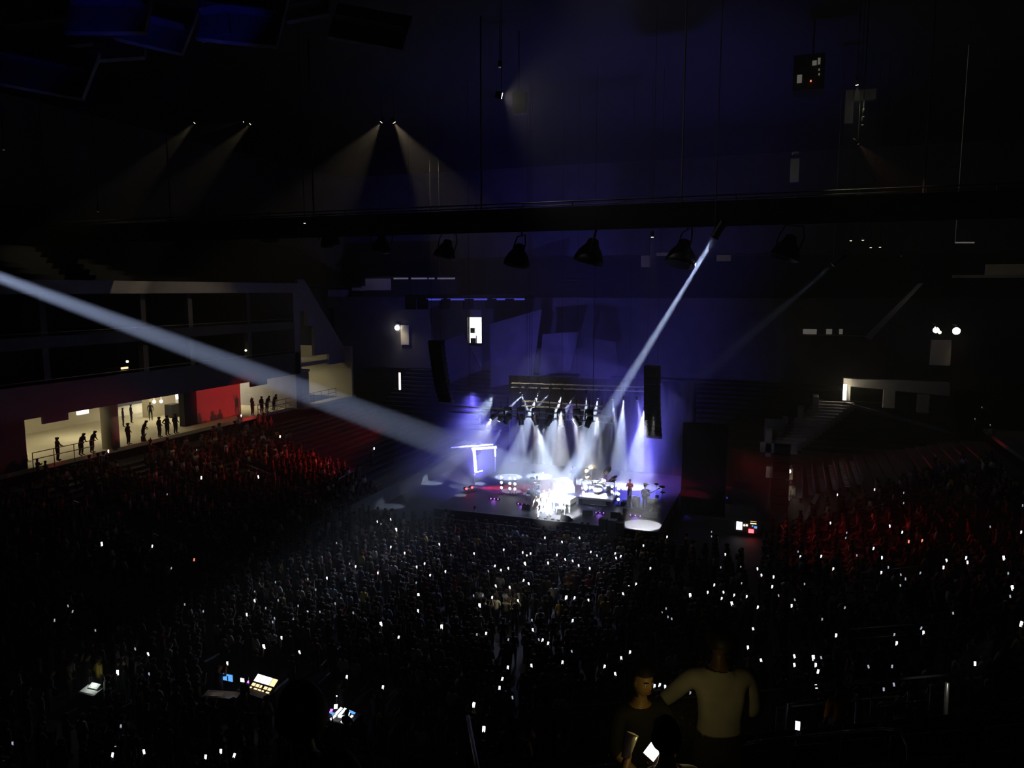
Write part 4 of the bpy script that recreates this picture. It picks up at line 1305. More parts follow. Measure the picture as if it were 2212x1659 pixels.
# ------------------------------------------------------------------ people
# joints: pelvis waist chest neck0 neck1 head0 head1 | shL elL wrL haL | shR elR wrR haR | hipL knL anL toL | hipR knR anR toR
def skeleton(p):
    """P: dict of overrides; the figure looks along +Y, feet on z = 0"""
    lean = p.get('lean', 0.0)
    sit = p.get('sit', 0)
    base = .95 if not sit else .5
    f = lambda x, y, z: Vector((x, y, z))
    tilt = lambda v: f(v.x, v.y * math.cos(lean) + (v.z - base) * math.sin(lean), base + (v.z - base) * math.cos(lean) - v.y * math.sin(lean))
    up = base - .95
    J = {}
    R = {}

    def put(n, v, r):
        J[n], R[n] = v, r
    put('pelvis', f(0, 0, base), (.155, .115))
    put('waist', tilt(f(0, 0, 1.10 + up)), (.135, .10))
    put('chest', tilt(f(0, .01, 1.30 + up)), (.165, .115))
    put('neck0', tilt(f(0, 0, 1.445 + up)), (.085, .07))
    put('neck1', tilt(f(0, .005, 1.50 + up)), (.052, .055))
    hx = p.get('head', (0, .02))
    put('head0', tilt(f(hx[0] * .5, hx[1] * .6, 1.57 + up)), (.08, .09))
    put('head1', tilt(f(hx[0], hx[1], 1.64 + up)), (.092, .108))
    put('head2', tilt(f(hx[0], hx[1] - .005, 1.715 + up)), (.085, .10))
    for s, sg in (('L', -1), ('R', 1)):
        sh = p.get('sh' + s, (.175 * sg, 0, 1.40))
        put('sh' + s, tilt(f(sh[0], sh[1], sh[2] + up)), (.058, .058))
        el, ha = p.get('el' + s, (.24 * sg, -.03, 1.13)), p.get('ha' + s, (.22 * sg, .10, .90))
        el, ha = tilt(f(el[0], el[1], el[2] + up)), tilt(f(ha[0], ha[1], ha[2] + up))
        put('el' + s, el, (.042, .042))
        put('wr' + s, el.lerp(ha, .82), (.028, .032))
        put('ha' + s, el.lerp(ha, 1.08), (.02, .038))
        if sit:
            put('hip' + s, f(.10 * sg, .04, .48), (.09, .08))
            put('kn' + s, f(.12 * sg, .44, .50), (.062, .062))
            put('an' + s, f(.12 * sg, .42, .09), (.042, .042))
            put('to' + s, f(.13 * sg, .58, .04), (.04, .03))
        else:
            st = p.get('step' + s, 0)
            put('hip' + s, f(.092 * sg, st * .1, .86), (.09, .09))
            put('kn' + s, f(.105 * sg, .02 + st * .6, .49), (.062, .062))
            put('an' + s, f(.11 * sg, -.02 + st, .09), (.042, .042))
            put('to' + s, f(.12 * sg, .13 + st, .035), (.042, .03))
    E = [('pelvis', 'waist'), ('waist', 'chest'), ('chest', 'neck0'), ('neck0', 'neck1'), ('neck1', 'head0'), ('head0', 'head1'), ('head1', 'head2')]
    for s in 'LR':
        E += [('chest', 'sh' + s), ('sh' + s, 'el' + s), ('el' + s, 'wr' + s), ('wr' + s, 'ha' + s), ('pelvis', 'hip' + s), ('hip' + s, 'kn' + s), ('kn' + s, 'an' + s), ('an' + s, 'to' + s)]
    return J, R, E


def skin_mesh(J, R, E, sub=1, remesh=0.0, extra=None):
    names = list(J)
    me = bpy.data.meshes.new('skel')
    me.from_pydata([tuple(J[n]) for n in names], [(names.index(a), names.index(b)) for a, b in E], [])
    o = bpy.data.objects.new('skel', me)
    COL.objects.link(o)
    m = o.modifiers.new('skin', 'SKIN')
    m.use_smooth_shade = True
    lay = me.skin_vertices[0].data if me.skin_vertices else None
    if lay is None:
        bm = bmesh.new()
        bm.from_mesh(me)
        bm.verts.layers.skin.verify()
        bm.to_mesh(me)
        bm.free()
        lay = me.skin_vertices[0].data
    for i, n in enumerate(names):
        lay[i].radius = R[n]
        lay[i].use_root = (n == 'pelvis')
    if sub:
        m = o.modifiers.new('sub', 'SUBSURF')
        m.levels = m.render_levels = sub
    bpy.context.view_layer.update()
    dg = bpy.context.evaluated_depsgraph_get()
    out = bpy.data.meshes.new_from_object(o.evaluated_get(dg))
    bpy.data.objects.remove(o)
    if extra is not None or remesh:
        bm = bmesh.new()
        bm.from_mesh(out)
        if extra:
            for x in extra:
                bm.from_mesh(x)
        bm.to_mesh(out)
        bm.free()
        o = bpy.data.objects.new('rm', out)
        COL.objects.link(o)
        m = o.modifiers.new('rm', 'REMESH')
        m.mode = 'VOXEL'
        m.voxel_size = remesh
        m.use_smooth_shade = True
        m = o.modifiers.new('sm', 'SMOOTH')
        m.factor = .5
        m.iterations = 3
        bpy.context.view_layer.update()
        dg = bpy.context.evaluated_depsgraph_get()
        out2 = bpy.data.meshes.new_from_object(o.evaluated_get(dg))
        bpy.data.objects.remove(o)
        return out2
    return out


ZONES = dict(pelvis='leg', waist='top', chest='top', neck0='top', neck1='skin', head0='skin', head1='hair', head2='hair')


def zones(verts, J, E):
    """which garment each vertex belongs to, by the nearest bone"""
    V = np.asarray(verts)
    best = np.full(len(V), 1e9)
    lab = np.zeros(len(V), dtype=int)       # 0 leg 1 top 2 skin 3 hair 4 shoe
    for a, b in E:
        A, B = np.array(J[a]), np.array(J[b])
        t = np.clip(((V - A) @ (B - A)) / max(1e-9, (B - A) @ (B - A)), 0, 1)
        d = np.linalg.norm(V - (A + t[:, None] * (B - A)), axis=1)
        if a == 'pelvis' and b == 'waist':
            z = np.where(t > .35, 1, 0)
        elif b[:3] in ('hip', 'kn') or b[:2] in ('kn', 'an'):
            z = np.full(len(V), 0)
        elif b[:2] == 'to':
            z = np.full(len(V), 4)
        elif b in ('waist', 'chest', 'neck0') or b[:2] == 'sh':
            z = np.full(len(V), 1)
        elif b[:2] == 'el':
            z = np.full(len(V), 1)
        elif b[:2] == 'wr':
            z = np.where(t > .15, 2, 1)
        elif b[:2] == 'ha' or b == 'neck1':
            z = np.full(len(V), 2)
        else:
            hc = np.array(J['head1'])
            ax_ = np.array(J['head2']) - np.array(J['neck1'])
            rel = V - hc
            z = np.where((rel[:, 1] > .035) & (rel[:, 2] < .035), 2, 3)
        m = d < best
        best[m] = d[m]
        lab[m] = z[m]
    return lab


POSES = {
    'standing with arms down': {},
    'standing with hands clasped': dict(elL=(-.24, .06, 1.14), haL=(-.04, .24, 1.06), elR=(.24, .06, 1.14), haR=(.05, .24, 1.08)),
    'holding up a phone': dict(elR=(.23, .20, 1.34), haR=(.10, .36, 1.66), elL=(-.24, .02, 1.14), haL=(-.12, .2, 1.0), head=(0, .03)),
    'filming with both hands': dict(elR=(.24, .17, 1.32), haR=(.10, .36, 1.66), elL=(-.24, .17, 1.32), haL=(-.06, .36, 1.62), head=(0, .03)),
    'waving both arms overhead': dict(elR=(.30, .04, 1.62), haR=(.22, .08, 1.90), elL=(-.30, .04, 1.62), haL=(-.24, .08, 1.90)),
    'raising one arm': dict(elR=(.29, .06, 1.60), haR=(.26, .12, 1.88)),
    'clapping at chest height': dict(elL=(-.25, .10, 1.18), haL=(-.03, .30, 1.34), elR=(.25, .10, 1.18), haR=(.03, .30, 1.36)),
    'with one hand on the hip': dict(elR=(.36, -.06, 1.15), haR=(.17, .03, 1.0), head=(.02, .02)),
    'leaning forward': dict(lean=.3, elL=(-.22, .05, 1.15), haL=(-.12, .25, 1.05), elR=(.22, .05, 1.15), haR=(.12, .25, 1.05)),
    'sitting': dict(sit=1, elL=(-.22, .08, 1.12), haL=(-.10, .30, 1.05), elR=(.22, .08, 1.12), haR=(.10, .30, 1.05)),
}
PN = list(POSES)
SHORT = dict(zip(PN, ['standing', 'clasping hands', 'holding a phone', 'filming', 'waving both arms', 'raising one arm', 'clapping', 'hand on hip', 'leaning', 'sitting']))
PHAND = Vector((.10, .40, 1.72))


def small_body(pose, sub):
    J, R, E = skeleton(POSES[pose])
    me = skin_mesh(J, R, E, sub)
    V = np.zeros(len(me.vertices) * 3, dtype=np.float32)
    me.vertices.foreach_get('co', V)
    V = V.reshape(-1, 3)
    lab = zones(V, J, E)
    me.materials.clear()
    me.materials.append(M['folk'])
    me.polygons.foreach_set('use_smooth', [True] * len(me.polygons))
    return me, V, lab


TOPS = [('black', (.015, .015, .017), 10), ('charcoal', (.045, .045, .05), 7), ('navy', (.02, .03, .08), 4), ('brown', (.08, .045, .03), 3), ('grey', (.20, .20, .21), 4),
        ('white', (.62, .62, .60), 3), ('dark red', (.25, .02, .025), 1.5), ('olive', (.08, .09, .03), 1.5), ('pale blue', (.30, .42, .52), 1), ('yellow', (.55, .40, .06), .6), ('cream', (.5, .44, .32), 1.2)]
SKINS = [(.30, .17, .10), (.16, .085, .05), (.10, .05, .03), (.42, .27, .19)]
HAIRC = [(.010, .008, .007), (.02, .012, .008), (.06, .035, .02), (.012, .012, .012)]


def palette(top, sk, hr, leg=(.02, .022, .03)):
    return np.array([(*leg, 1), (*top, 1), (*sk, 1), (*hr, 1), (.02, .02, .02, 1)], dtype=np.float32)


def set_cloth(me, lab, pal):
    a = me.color_attributes.new('cloth', 'FLOAT_COLOR', 'POINT') if 'cloth' not in me.color_attributes else me.color_attributes['cloth']
    a.data.foreach_set('color', pal[lab].ravel())


HI = {p: small_body(p, 1) for p in PN}
LO = {p: small_body(p, 0) for p in PN}
_cache = {}


def hi_mesh(pose, ti, si):
    k = (pose, ti, si)
    if k not in _cache:
        me = HI[pose][0].copy()
        me.name = 'person'
        set_cloth(me, HI[pose][2], palette(TOPS[ti][1], SKINS[si], HAIRC[si]))
        _cache[k] = me
    return _cache[k]


# --- the phones: pixel of each lit screen, brightness (2 torch, 1 lit, 0 dim, 3 red)
PH2 = "521,898 605,943 808,969 435,1032 558,1030 220,1175 254,1453 234,975 904,1286 1223,1291 1023,1523 1045,1575 1491,1286 1581,1304 2168,1207 2187,1270 2206,1348 1757,1421 856,1144 1134,1218 1036,1308 570,1397 823,1348 954,1354"
PH1 = """1809,1069 1889,1059 1794,1130 1949,1150 1922,1137 1887,1185 1774,1202 1729,1203 1905,1207 2045,1211 2087,1205 2090,1215 2038,1228 2206,1150 1800,1229 1904,1237 1710,1311 1806,1376 1937,1390 1995,1367 1716,1438 1762,1439 1767,1452 1763,1485 2106,1437 1716,1421
815,1127 844,1122 844,1182 874,1195 949,1176 1024,1196 1129,1194 1146,1196 1138,1201 1184,1217 1069,1223 1098,1228 1082,1232 900,1225 917,1218 962,1235 768,1224 816,1238 706,1249 929,1243 1131,1254 1142,1261 1071,1266 1101,1269 1063,1291 1119,1298 903,1320 861,1377 1151,1361 1050,1369 1172,1383 1184,1390 1097,1442 1148,1438
1252,1162 1214,1171 1177,1162 1390,1179 1203,1199 1221,1209 1237,1212 1184,1216 1250,1222 1274,1228 1289,1201 1331,1206 1329,1196 1341,1202 1276,1193 1358,1268 1374,1262 1346,1283 1241,1292 1271,1297 1237,1341 1215,1431 1361,1409 1342,1422 1306,1440 1329,1456
1441,1160 1567,1198 1405,1228 1645,1243 1671,1248 1543,1264 1635,1261 1668,1269 1529,1280 1563,1280 1586,1286 1559,1293 1613,1289 1637,1312 1627,1359 1414,1482 1425,1480 1437,1484 1644,1427 1614,1441 1085,1467 1079,1486
491,1433 647,1409 749,1463 827,1485 477,1623 506,1632 444,1635 320,1413 225,1573 243,1631 311,1624 329,1181 550,1298 664,1323 608,1378 533,1328 1088,1188"""
PH0 = """1952,1066 1952,1087 1829,1151 1827,1162 1724,1192 1851,1200 2209,1093 2139,1138 1919,1226 1946,1242 1956,1252 1945,1265 1988,1238 2178,1239 2182,1290 1738,1262 1717,1296 1825,1313 1776,1338 2059,1325 1990,1357 1932,1371 1774,1421 1927,1441 1876,1440 1909,1489 1931,1481
823,1132 727,1173 974,1199 1055,1234 755,1218 899,1259 1023,1287 1043,1287 724,1304 763,1324 1149,1340 1030,1371 1098,1382 1164,1382 1299,1207 1235,1407 1557,1226 1600,1225 1602,1260 1682,1287 1439,1315 1430,1324 1443,1333 1451,1337
147,1309 119,1355 159,1350 206,1362 399,1306 439,1321 292,1402 322,1456 250,1615 27,1606 261,1569 595,1258 665,1251 682,1274 550,1279 574,1314 601,1297 691,1322 634,1339 589,1344 593,1336 644,1309 372,1260 425,973 317,935 361,1068 1537,1149 1537,1159 1491,1497 1107,1507 719,1543 2121,880 2106,905 2139,918"""
PHR = "1963,1171 1992,1168 421,1241"
phones = [(int(q.split(',')[0]), int(q.split(',')[1]), b) for b, txt in ((2, PH2), (1, PH1), (0, PH0), (3, PHR)) for q in txt.split()]

phm = {}
for b, m_ in ((2, 'ph_big'), (1, 'ph'), (0, 'ph_dim'), (3, 'ph_red')):
    s_ = {2: 1.25, 1: 1.0, 0: .8, 3: 1.0}[b]
    mb = MB()
    mb.box((-.042 * s_, 0, -.085 * s_), (.042 * s_, .01, .085 * s_))
    mb.m = 1
    mb.add([(-.038 * s_, -.002, -.08 * s_), (.038 * s_, -.002, -.08 * s_), (.038 * s_, -.002, .08 * s_), (-.038 * s_, -.002, .08 * s_)], [(0, 1, 2, 3)])
    o = mb.build('phone', ['black', m_])
    phm[b] = o.data
    bpy.data.objects.remove(o)


LANDMARKS = []
for u_, v_, nm_ in [(545, 1520, 'the lighting desk'), (737, 1580, 'the sound desk'), (197, 1500, 'the lit notebook'), (1400, 1385, 'the tall figure in pale blue'), (1092, 1310, 'the torch-lit group'),
                    (1018, 1570, 'the glaring torch'), (1484, 1185, 'the lone white shirt'), (1048, 1275, 'the red cap'), (220, 1195, 'the long aisle'), (850, 1390, 'the person in beige'),
                    (1237, 1270, 'the orange-lit face'), (830, 1200, 'the suite-side floor corner'), (1478, 1480, 'the pinkish shirt'), (1520, 1240, 'the striped shirt'), (1850, 1180, 'the red-lit rows opposite'),
                    (1740, 1440, 'the stacked phone lights'), (2180, 1280, 'the outermost torches'), (1950, 1260, 'the cluster of dim phones'), (500, 1060, 'the red-lit suite-side rows'), (640, 1080, 'the pair of handrails'),
                    (1950, 1380, 'the thin aisle rail opposite'), (1200, 1180, 'the stage front'), (620, 1340, 'the floor edge below the stand'), (420, 1240, 'the foot of the long aisle'), (1600, 1290, 'the bright phones opposite')]:
    LANDMARKS.append((march(u_, v_), nm_))


def region(p):
    q, nm_ = min(((p - a_).xy.length, b_) for a_, b_ in LANDMARKS)
    w_ = 'right by' if q < 1.6 else ('close to' if q < 3.2 else ('near' if q < 5.5 else 'some way from'))
    d = dist_out(p.x, p.y)
    k_ = 'on the floor' if d <= 0 else ('in the low rows' if d < 5.5 else ('in the middle rows' if d < 11 else 'in the top rows'))
    return f'{w_} {nm_}, {k_}'


FACE = Vector((-16, 55, 0))          # people look at the stage
people = []                           # (pos, yaw, pose, top, skin, scale)
taken = {}


def key(p, c=.6):
    return (int(p.x / c), int(p.y / c))


bright = {2: 'brightly glaring phone torch', 1: 'lit phone screen', 0: 'faint phone screen', 3: 'reddish phone screen'}
for u, v, b in phones:
    p = march(u, v, 1.72)
    yaw = math.atan2((FACE - p).y, (FACE - p).x) - math.pi / 2
    p0 = p
    if p.y > 62 and p.x > 10:
        yaw = .4
    R2 = Matrix.Rotation(yaw, 3, 'Z')
    foot = p - R2 @ PHAND
    foot.z = surf(foot.x, foot.y)
    sc = min(1.16, max(.9, (p.z - foot.z) / 1.72))
    p.z = foot.z + PHAND.z * sc
    o = bpy.data.objects.new('phone', phm[b])
    COL.objects.link(o)
    o.location = p
    to = (CAM - p).normalized() * .75 - (FACE - p).normalized() * .5
    o.rotation_euler = (-.2 + RNG.uniform(-.1, .15), RNG.uniform(-.3, .3), math.atan2(to.y, to.x) + math.pi / 2)
    tag(o, f'{bright[b]} {region(p)}', 'phone', 'phones held up ' + region(p).split(', ')[1])
    ti = RNG.choices(range(len(TOPS)), [t[2] for t in TOPS])[0]
    people.append((foot, yaw, RNG.choice(['holding up a phone', 'filming with both hands']) if b != 0 else 'holding up a phone', ti, RNG.randrange(4), sc))
    taken[key(foot)] = 1

# --- particular people seen in the photograph
SPECIAL = []


def special(u, v, h, pose, top, label, sk=1, z=None, yaw=None, leg=(.02, .022, .03), pt=None, sc=1.0):
    p = pt if pt is not None else (march(u, v, h) if z is None else at_z(u, v, z))
    fz = surf(p.x, p.y) if z is None else z
    if pt is not None:
        fz = pt.z
    foot = Vector((p.x, p.y, fz))
    if yaw is None:
        yaw = math.atan2((FACE - foot).y, (FACE - foot).x) - math.pi / 2
    me = HI[pose][0].copy()
    me.name = 'person'
    set_cloth(me, HI[pose][2], palette(top, SKINS[sk], HAIRC[sk], leg))
    o = bpy.data.objects.new('person', me)
    COL.objects.link(o)
    o.location = foot
    o.scale = (sc, sc, sc)
    o.rotation_euler = (0, 0, yaw)
    tag(o, label, 'person')
    taken[key(foot)] = 1
    SPECIAL.append(o)
    return o


CR = 5.5
special(1400, 1330, 1.4, 'with one hand on the hip', (.42, .62, .70), 'tall person in pale blue clothes standing out in the dark crowd', leg=(.42, .62, .70))
special(1018, 1532, 1.3, 'standing with arms down', (.7, .7, .68), 'person in a white top under a glaring phone torch on the rear floor')
special(1484, 1162, 1.4, 'standing with arms down', (.7, .68, .66), 'person in a white shirt standing alone beside the stage barricade')
special(1520, 1218, 1.3, 'with one hand on the hip', (.5, .5, .5), 'person in a striped pale shirt amid the opposite floor crowd')
special(1572, 1206, 1.3, 'leaning forward', (.5, .5, .46), 'person in a pale shirt leaning below the red-lit stand')
special(1048, 1248, 1.5, 'standing with arms down', (.4, .02, .02), 'person in a bright red cap and top in the middle of the crowd', leg=(.02, .02, .02))
special(1030, 1168, 1.3, 'clapping at chest height', (.55, .38, .05), 'person in a yellow jacket clapping close to the stage')
special(1133, 1160, 1.3, 'standing with arms down', (.6, .6, .66), 'broad person in a light grey top near the stage front')
special(1100, 1163, 1.3, 'waving both arms overhead', (.6, .6, .6), 'person in white raising both arms near the stage front')
special(1205, 1165, 1.3, 'standing with hands clasped', (.35, .28, .10), 'person in a mustard top below the white piano')
special(1242, 1165, 1.3, 'filming with both hands', (.6, .6, .62), 'person in a white top filming below the piano')
special(1262, 1160, 1.3, 'waving both arms overhead', (.35, .36, .12), 'person in a bright lime top waving near the piano')
special(1478, 1450, 1.4, 'standing with arms down', (.55, .40, .42), 'person in a pinkish shirt and dark cap on the dark rear floor')  # white shirt, the pink light on it is put into the colour
special(1200, 1460, 1.4, 'holding up a phone', (.35, .35, .32), 'person in a grey shirt lifting an arm on the rear floor')
special(150, 1440, 1.3, 'leaning forward', (.3, .3, .3), 'person in a grey hooded top bending beside the lit notebook')
special(335, 1535, 1.3, 'leaning forward', (.26, .27, .25), 'person in a grey shirt leaning over on the floor by the near aisle')
for i, (u, v) in enumerate([(1072, 1305), (1092, 1310), (1112, 1303)]):
    special(u, v, 1.25, ['standing with arms down', 'standing with hands clasped', 'with one hand on the hip'][i], [(.6, .58, .46), (.12, .11, .09), (.62, .6, .48)][i],  # yellow torch light is put into the white shirts' colours
            ['person in a cream shirt at the suite-side edge of a torch-lit group', 'darker-clad person in the middle of a torch-lit group', 'person in a white shirt at the stage-right edge of a torch-lit group'][i].replace('stage-right', 'outer'))
special(1124, 1288, 1.3, 'with one hand on the hip', (.66, .65, .5), 'person in a glowing pale shirt behind the torch-lit group')
t_ = march(1092, 1292, 1.9)
point(t_ + Vector((0, .3, .1)), 14, (1, .95, .7), .05, 'torch_lamp')
special(1237, 1240, 1.5, 'filming with both hands', (.05, .05, .06), 'person whose orange-lit face glows behind a phone', sk=3)
point(march(1226, 1243, 1.8) + Vector((0, .05, 0)), 3, (1, .6, .3), .03, 'phone_glow')
special(856, 1372, 1.4, 'standing with hands clasped', (.4, .34, .26), 'person in a beige top lit by a phone at the rear floor edge')
special(913, 1385, 1.4, 'standing with arms down', (.5, .48, .36), 'person in a cream top, back turned, on the rear floor')
special(1025, 1105, 1.3, 'standing with arms down', (.7, .7, .75), 'person in a white top standing at the stage corner', z=None)
special(962, 1108, 1.4, 'holding up a phone', (.4, .45, .45), 'person with a greenish phone light by the stage corner')
# concourse visitors, seen dark against the cream walls
for (u, v, pose, yw, lab, lg) in [
    (126, 985, 'standing with hands clasped', -.9, 'person standing dark against the cream wall at the head of the long aisle', 0),
    (176, 972, 'leaning forward', -1.3, 'person bending over the rail beside a companion near the round column', 0),
    (200, 970, 'leaning forward', -1.2, 'companion leaning on the rail next to the round column', 0),
    (278, 945, 'standing with arms down', -1.2, 'person in dark clothes just past the round column', 0),
    (310, 940, 'leaning forward', -1.0, 'person in a striped dark top leaning past the round column', 0),
    (345, 925, 'standing with arms down', -1.2, 'dark figure in front of the concession stand, nearest its pier', 0),
    (362, 925, 'with one hand on the hip', -1.4, 'dark figure with hand on hip at the concession stand', 0),
    (380, 922, 'standing with arms down', -1.4, 'dark figure at the stand side of the black pillar', 0),
    (547, 905, 'raising one arm', -1.4, 'person raising a hand at the head of the stand by the far cream opening', 0),
    (567, 902, 'standing with arms down', -1.5, 'slim person standing by the concourse railing', 0),
    (578, 896, 'leaning forward', -1.5, 'person leaning on the crossed railing, suite side of the pair', 0),
    (593, 894, 'leaning forward', -1.5, 'person in blue leaning on the crossed railing', 0)]:
    p = at_x(u, v, -48.3)
    special(u, v, 0, pose, (.03, .03, .035) if 'blue' not in lab else (.08, .12, .2), lab, sk=2, pt=Vector((-48.35, p.y, CR)), yaw=yw).scale = (1.35, 1.4, 1.0)
for (u, v, x, lab) in [(265, 895, -55, 'blurred dark figure deep in the concourse'), (283, 893, -56, 'second blurred dark figure deep in the concourse beside a black board'), (325, 890, -55.5, 'blurred dark figure by the pendant lamps'), (617, 868, -52.5, 'dark figure standing by the far door of the concourse')]:
    p = at_x(u, v, x)
    special(u, v, 0, 'standing with arms down', (.02, .02, .025), lab, sk=2, pt=Vector((x, p.y, CR)), yaw=RNG.uniform(0, 6))
for i, (u, v) in enumerate([(55, 985), (80, 1000), (98, 1010)]):
    special(u, v, 1.4, ['standing with arms down', 'clapping at chest height', 'standing with hands clasped'][i], (.03, .03, .03), ['dark spectator in the topmost row against the cream wall edge', 'dark spectator one step down from the topmost row', 'dark capped spectator just before the long aisle'][i])
NSPECIAL = len(SPECIAL)

# --- the crowd: fill the floor and the stands
ru, fu = ray(1106, 829.5), None
Rc = Matrix.Rotation(-YAW, 3, 'Z')


def pixel(p):
    q = Rc @ (p - CAM)
    c, s = math.cos(-PITCH), math.sin(-PITCH)
    y, z = q.y * c - q.z * s, q.y * s + q.z * c
    if y < .5:
        return None
    return 1106 + F * q.x / y, 829.5 - F * z / y


def in_view(p, m=120):
    q = pixel(p + Vector((0, 0, 1.2)))
    return q is not None and -m < q[0] < 2212 + m and -m < q[1] < 1659 + m


tg = march(1092, 1310, 1.3)
FOH = [(-20.5, 25.5, 2.7), (-16.2, 25.3, 2.0), (tg.x, tg.y - .9, 1.15), (at_z(197, 1491, .95).x, at_z(197, 1491, .95).y - .3, 1.3)]


def put(p, pose_w, yaw_j=.25, sc=None):
    k = key(p, .5)
    if k in taken or any((p.x - a) ** 2 + (p.y - b) ** 2 < r * r for a, b, r in FOH) or not in_view(p):
        return
    taken[k] = 1
    d = FACE - p
    yaw = math.atan2(d.y, d.x) - math.pi / 2 + RNG.uniform(-yaw_j, yaw_j)
    pose = RNG.choices(PN, pose_w)[0]
    ti = RNG.choices(range(len(TOPS)), [t[2] for t in TOPS])[0]
    people.append((p, yaw, pose, ti, RNG.choices(range(4), [3, 4, 4, 1])[0], sc or RNG.uniform(.92, 1.07)))


PW_FLOOR = [7, 5, .7, .5, .35, .5, 2.5, 1.5, 1, 0]
PW_BOWL = [1.5, 1, .3, .2, .15, .25, .8, .5, .6, 11]
y = 18.5
while y < 48:
    x = -30.8 + RNG.uniform(0, .5)
    while x < -1.6:
        if RNG.random() < .93:
            put(Vector((x + RNG.uniform(-.15, .15), y + RNG.uniform(-.2, .2), 0)), PW_FLOOR)
        x += RNG.uniform(.62, .82)
    y += .98
for k in range(NROW - 1):
    d = k * DROW + .45
    s = 10.0
    while s < SL - 12:
        p, n = contour(s, d)
        st = .64
        if LEGS[0] < s < LEGS[0] + LEGS[1] or SL - LEGS[4] - LEGS[3] < s < SL - LEGS[4]:
            st *= FR / (FR + d)
        s += st * RNG.uniform(.95, 1.15)
        if any(abs(s - a) < .75 for a in AISLES):
            continue
        if p.x < FX0 and p.y > 53.3 + 5.5 * d / 16:
            continue
        if p.x > FX1 and p.y > 52.5 + .9 * d:
            continue
        if RNG.random() < .14:
            continue
        p.z = row_z(k)
        put(p, PW_BOWL)

people.sort(key=lambda q: (q[0] - CAM).length)
NEAR = 255
for i, (p, yaw, pose, ti, si, sc) in enumerate(people[:NEAR]):
    o = bpy.data.objects.new('person', hi_mesh(pose, ti, si))
    COL.objects.link(o)
    o.location = p
    o.rotation_euler = (0, 0, yaw)
    o.scale = (sc, sc, sc)
    tag(o, f'{TOPS[ti][0]}-topped person {SHORT[pose]}, {region(p)}', 'person', 'spectators ' + region(p).split(', ')[1])
allV, allF, allC = [], [], []
off = 0
lof = {}
for p_ in PN:
    me, V, lab = LO[p_]
    nl = len(me.loops)
    lt = np.zeros(len(me.polygons), dtype=np.int32)
    me.polygons.foreach_get('loop_total', lt)
    vi = np.zeros(nl, dtype=np.int32)
    me.loops.foreach_get('vertex_index', vi)
    lof[p_] = (V, lab, lt, vi)
lts, vis = [], []
for (p, yaw, pose, ti, si, sc) in people[NEAR:]:
    V, lab, lt, vi = lof[pose]
    c, s = math.cos(yaw) * sc, math.sin(yaw) * sc
    Rm = np.array([[c, s, 0], [-s, c, 0], [0, 0, sc]], dtype=np.float32)
    allV.append(V @ Rm + np.array(p, dtype=np.float32))
    allC.append(palette(TOPS[ti][1], SKINS[si], HAIRC[si])[lab])
    lts.append(lt)
    vis.append(vi + off)
    off += len(V)
V = np.concatenate(allV)
C_ = np.concatenate(allC)
lt = np.concatenate(lts)
vi = np.concatenate(vis)
me = bpy.data.meshes.new('crowd')
me.vertices.add(len(V))
me.vertices.foreach_set('co', V.ravel())
me.loops.add(len(vi))
me.loops.foreach_set('vertex_index', vi)
me.polygons.add(len(lt))
me.polygons.foreach_set('loop_start', np.concatenate([[0], np.cumsum(lt)[:-1]]).astype(np.int32))
me.polygons.foreach_set('loop_total', lt)
me.update(calc_edges=True)
me.polygons.foreach_set('use_smooth', [True] * len(lt))
me.materials.append(M['folk'])
a = me.color_attributes.new('cloth', 'FLOAT_COLOR', 'POINT')
a.data.foreach_set('color', C_.ravel())
o = bpy.data.objects.new('crowd', me)
COL.objects.link(o)
tag(o, 'distant part of the concert crowd filling the floor and both stands', 'crowd', kind='stuff')
print('people', len(people), 'crowd verts', len(V))


# ------------------------------------------------------------------ detailed people: performers and the neighbours in front of the camera
def head_mesh(c, s=1.0, face=1.0):
    """a head with brow, nose, mouth, chin and ears around C, looking along +Y"""
    bm = bmesh.new()
    bmesh.ops.create_uvsphere(bm, u_segments=40, v_segments=28, radius=1)
    for v in bm.verts:
        x, y, z = v.co
        w = .074 * (1 - .22 * max(0, -z) ** 1.5) * (1 - .05 * max(0, z))
        X, Y, Z = x * w, y * .094, z * .118
        if y > 0:
            fr = y
            Y *= 1 - .12 * max(0, -z)
            # nose
            g = math.exp(-((X / .011) ** 2) - ((Z + .012) / .024) ** 2)
            Y += .022 * g * face
            # brow and eye sockets
            Y += .005 * math.exp(-((Z - .030) / .010) ** 2) * (abs(X) < .05)
            Y -= .011 * math.exp(-((abs(X) - .030) / .015) ** 2 - ((Z - .012) / .013) ** 2)
            # lips, groove, chin
            Y += .008 * math.exp(-(X / .022) ** 2 - ((Z + .050) / .008) ** 2) + .007 * math.exp(-(X / .022) ** 2 - ((Z + .064) / .008) ** 2)
            Y -= .004 * math.exp(-(X / .02) ** 2 - ((Z + .057) / .003) ** 2)
            Y += .010 * math.exp(-(X / .022) ** 2 - ((Z + .095) / .018) ** 2)
        v.co = Vector((X, Y, Z))
    me = bpy.data.meshes.new('head')
    for sg in (-1, 1):
        r = bmesh.ops.create_uvsphere(bm, u_segments=12, v_segments=8, radius=1)
        for v in r['verts']:
            v.co = Vector((v.co.x * .008 + sg * .075, v.co.y * .018 - .005, v.co.z * .03 + .0))
    for v in bm.verts:
        v.co = v.co * s + Vector(c)
    bm.to_mesh(me)
    bm.free()
    return me


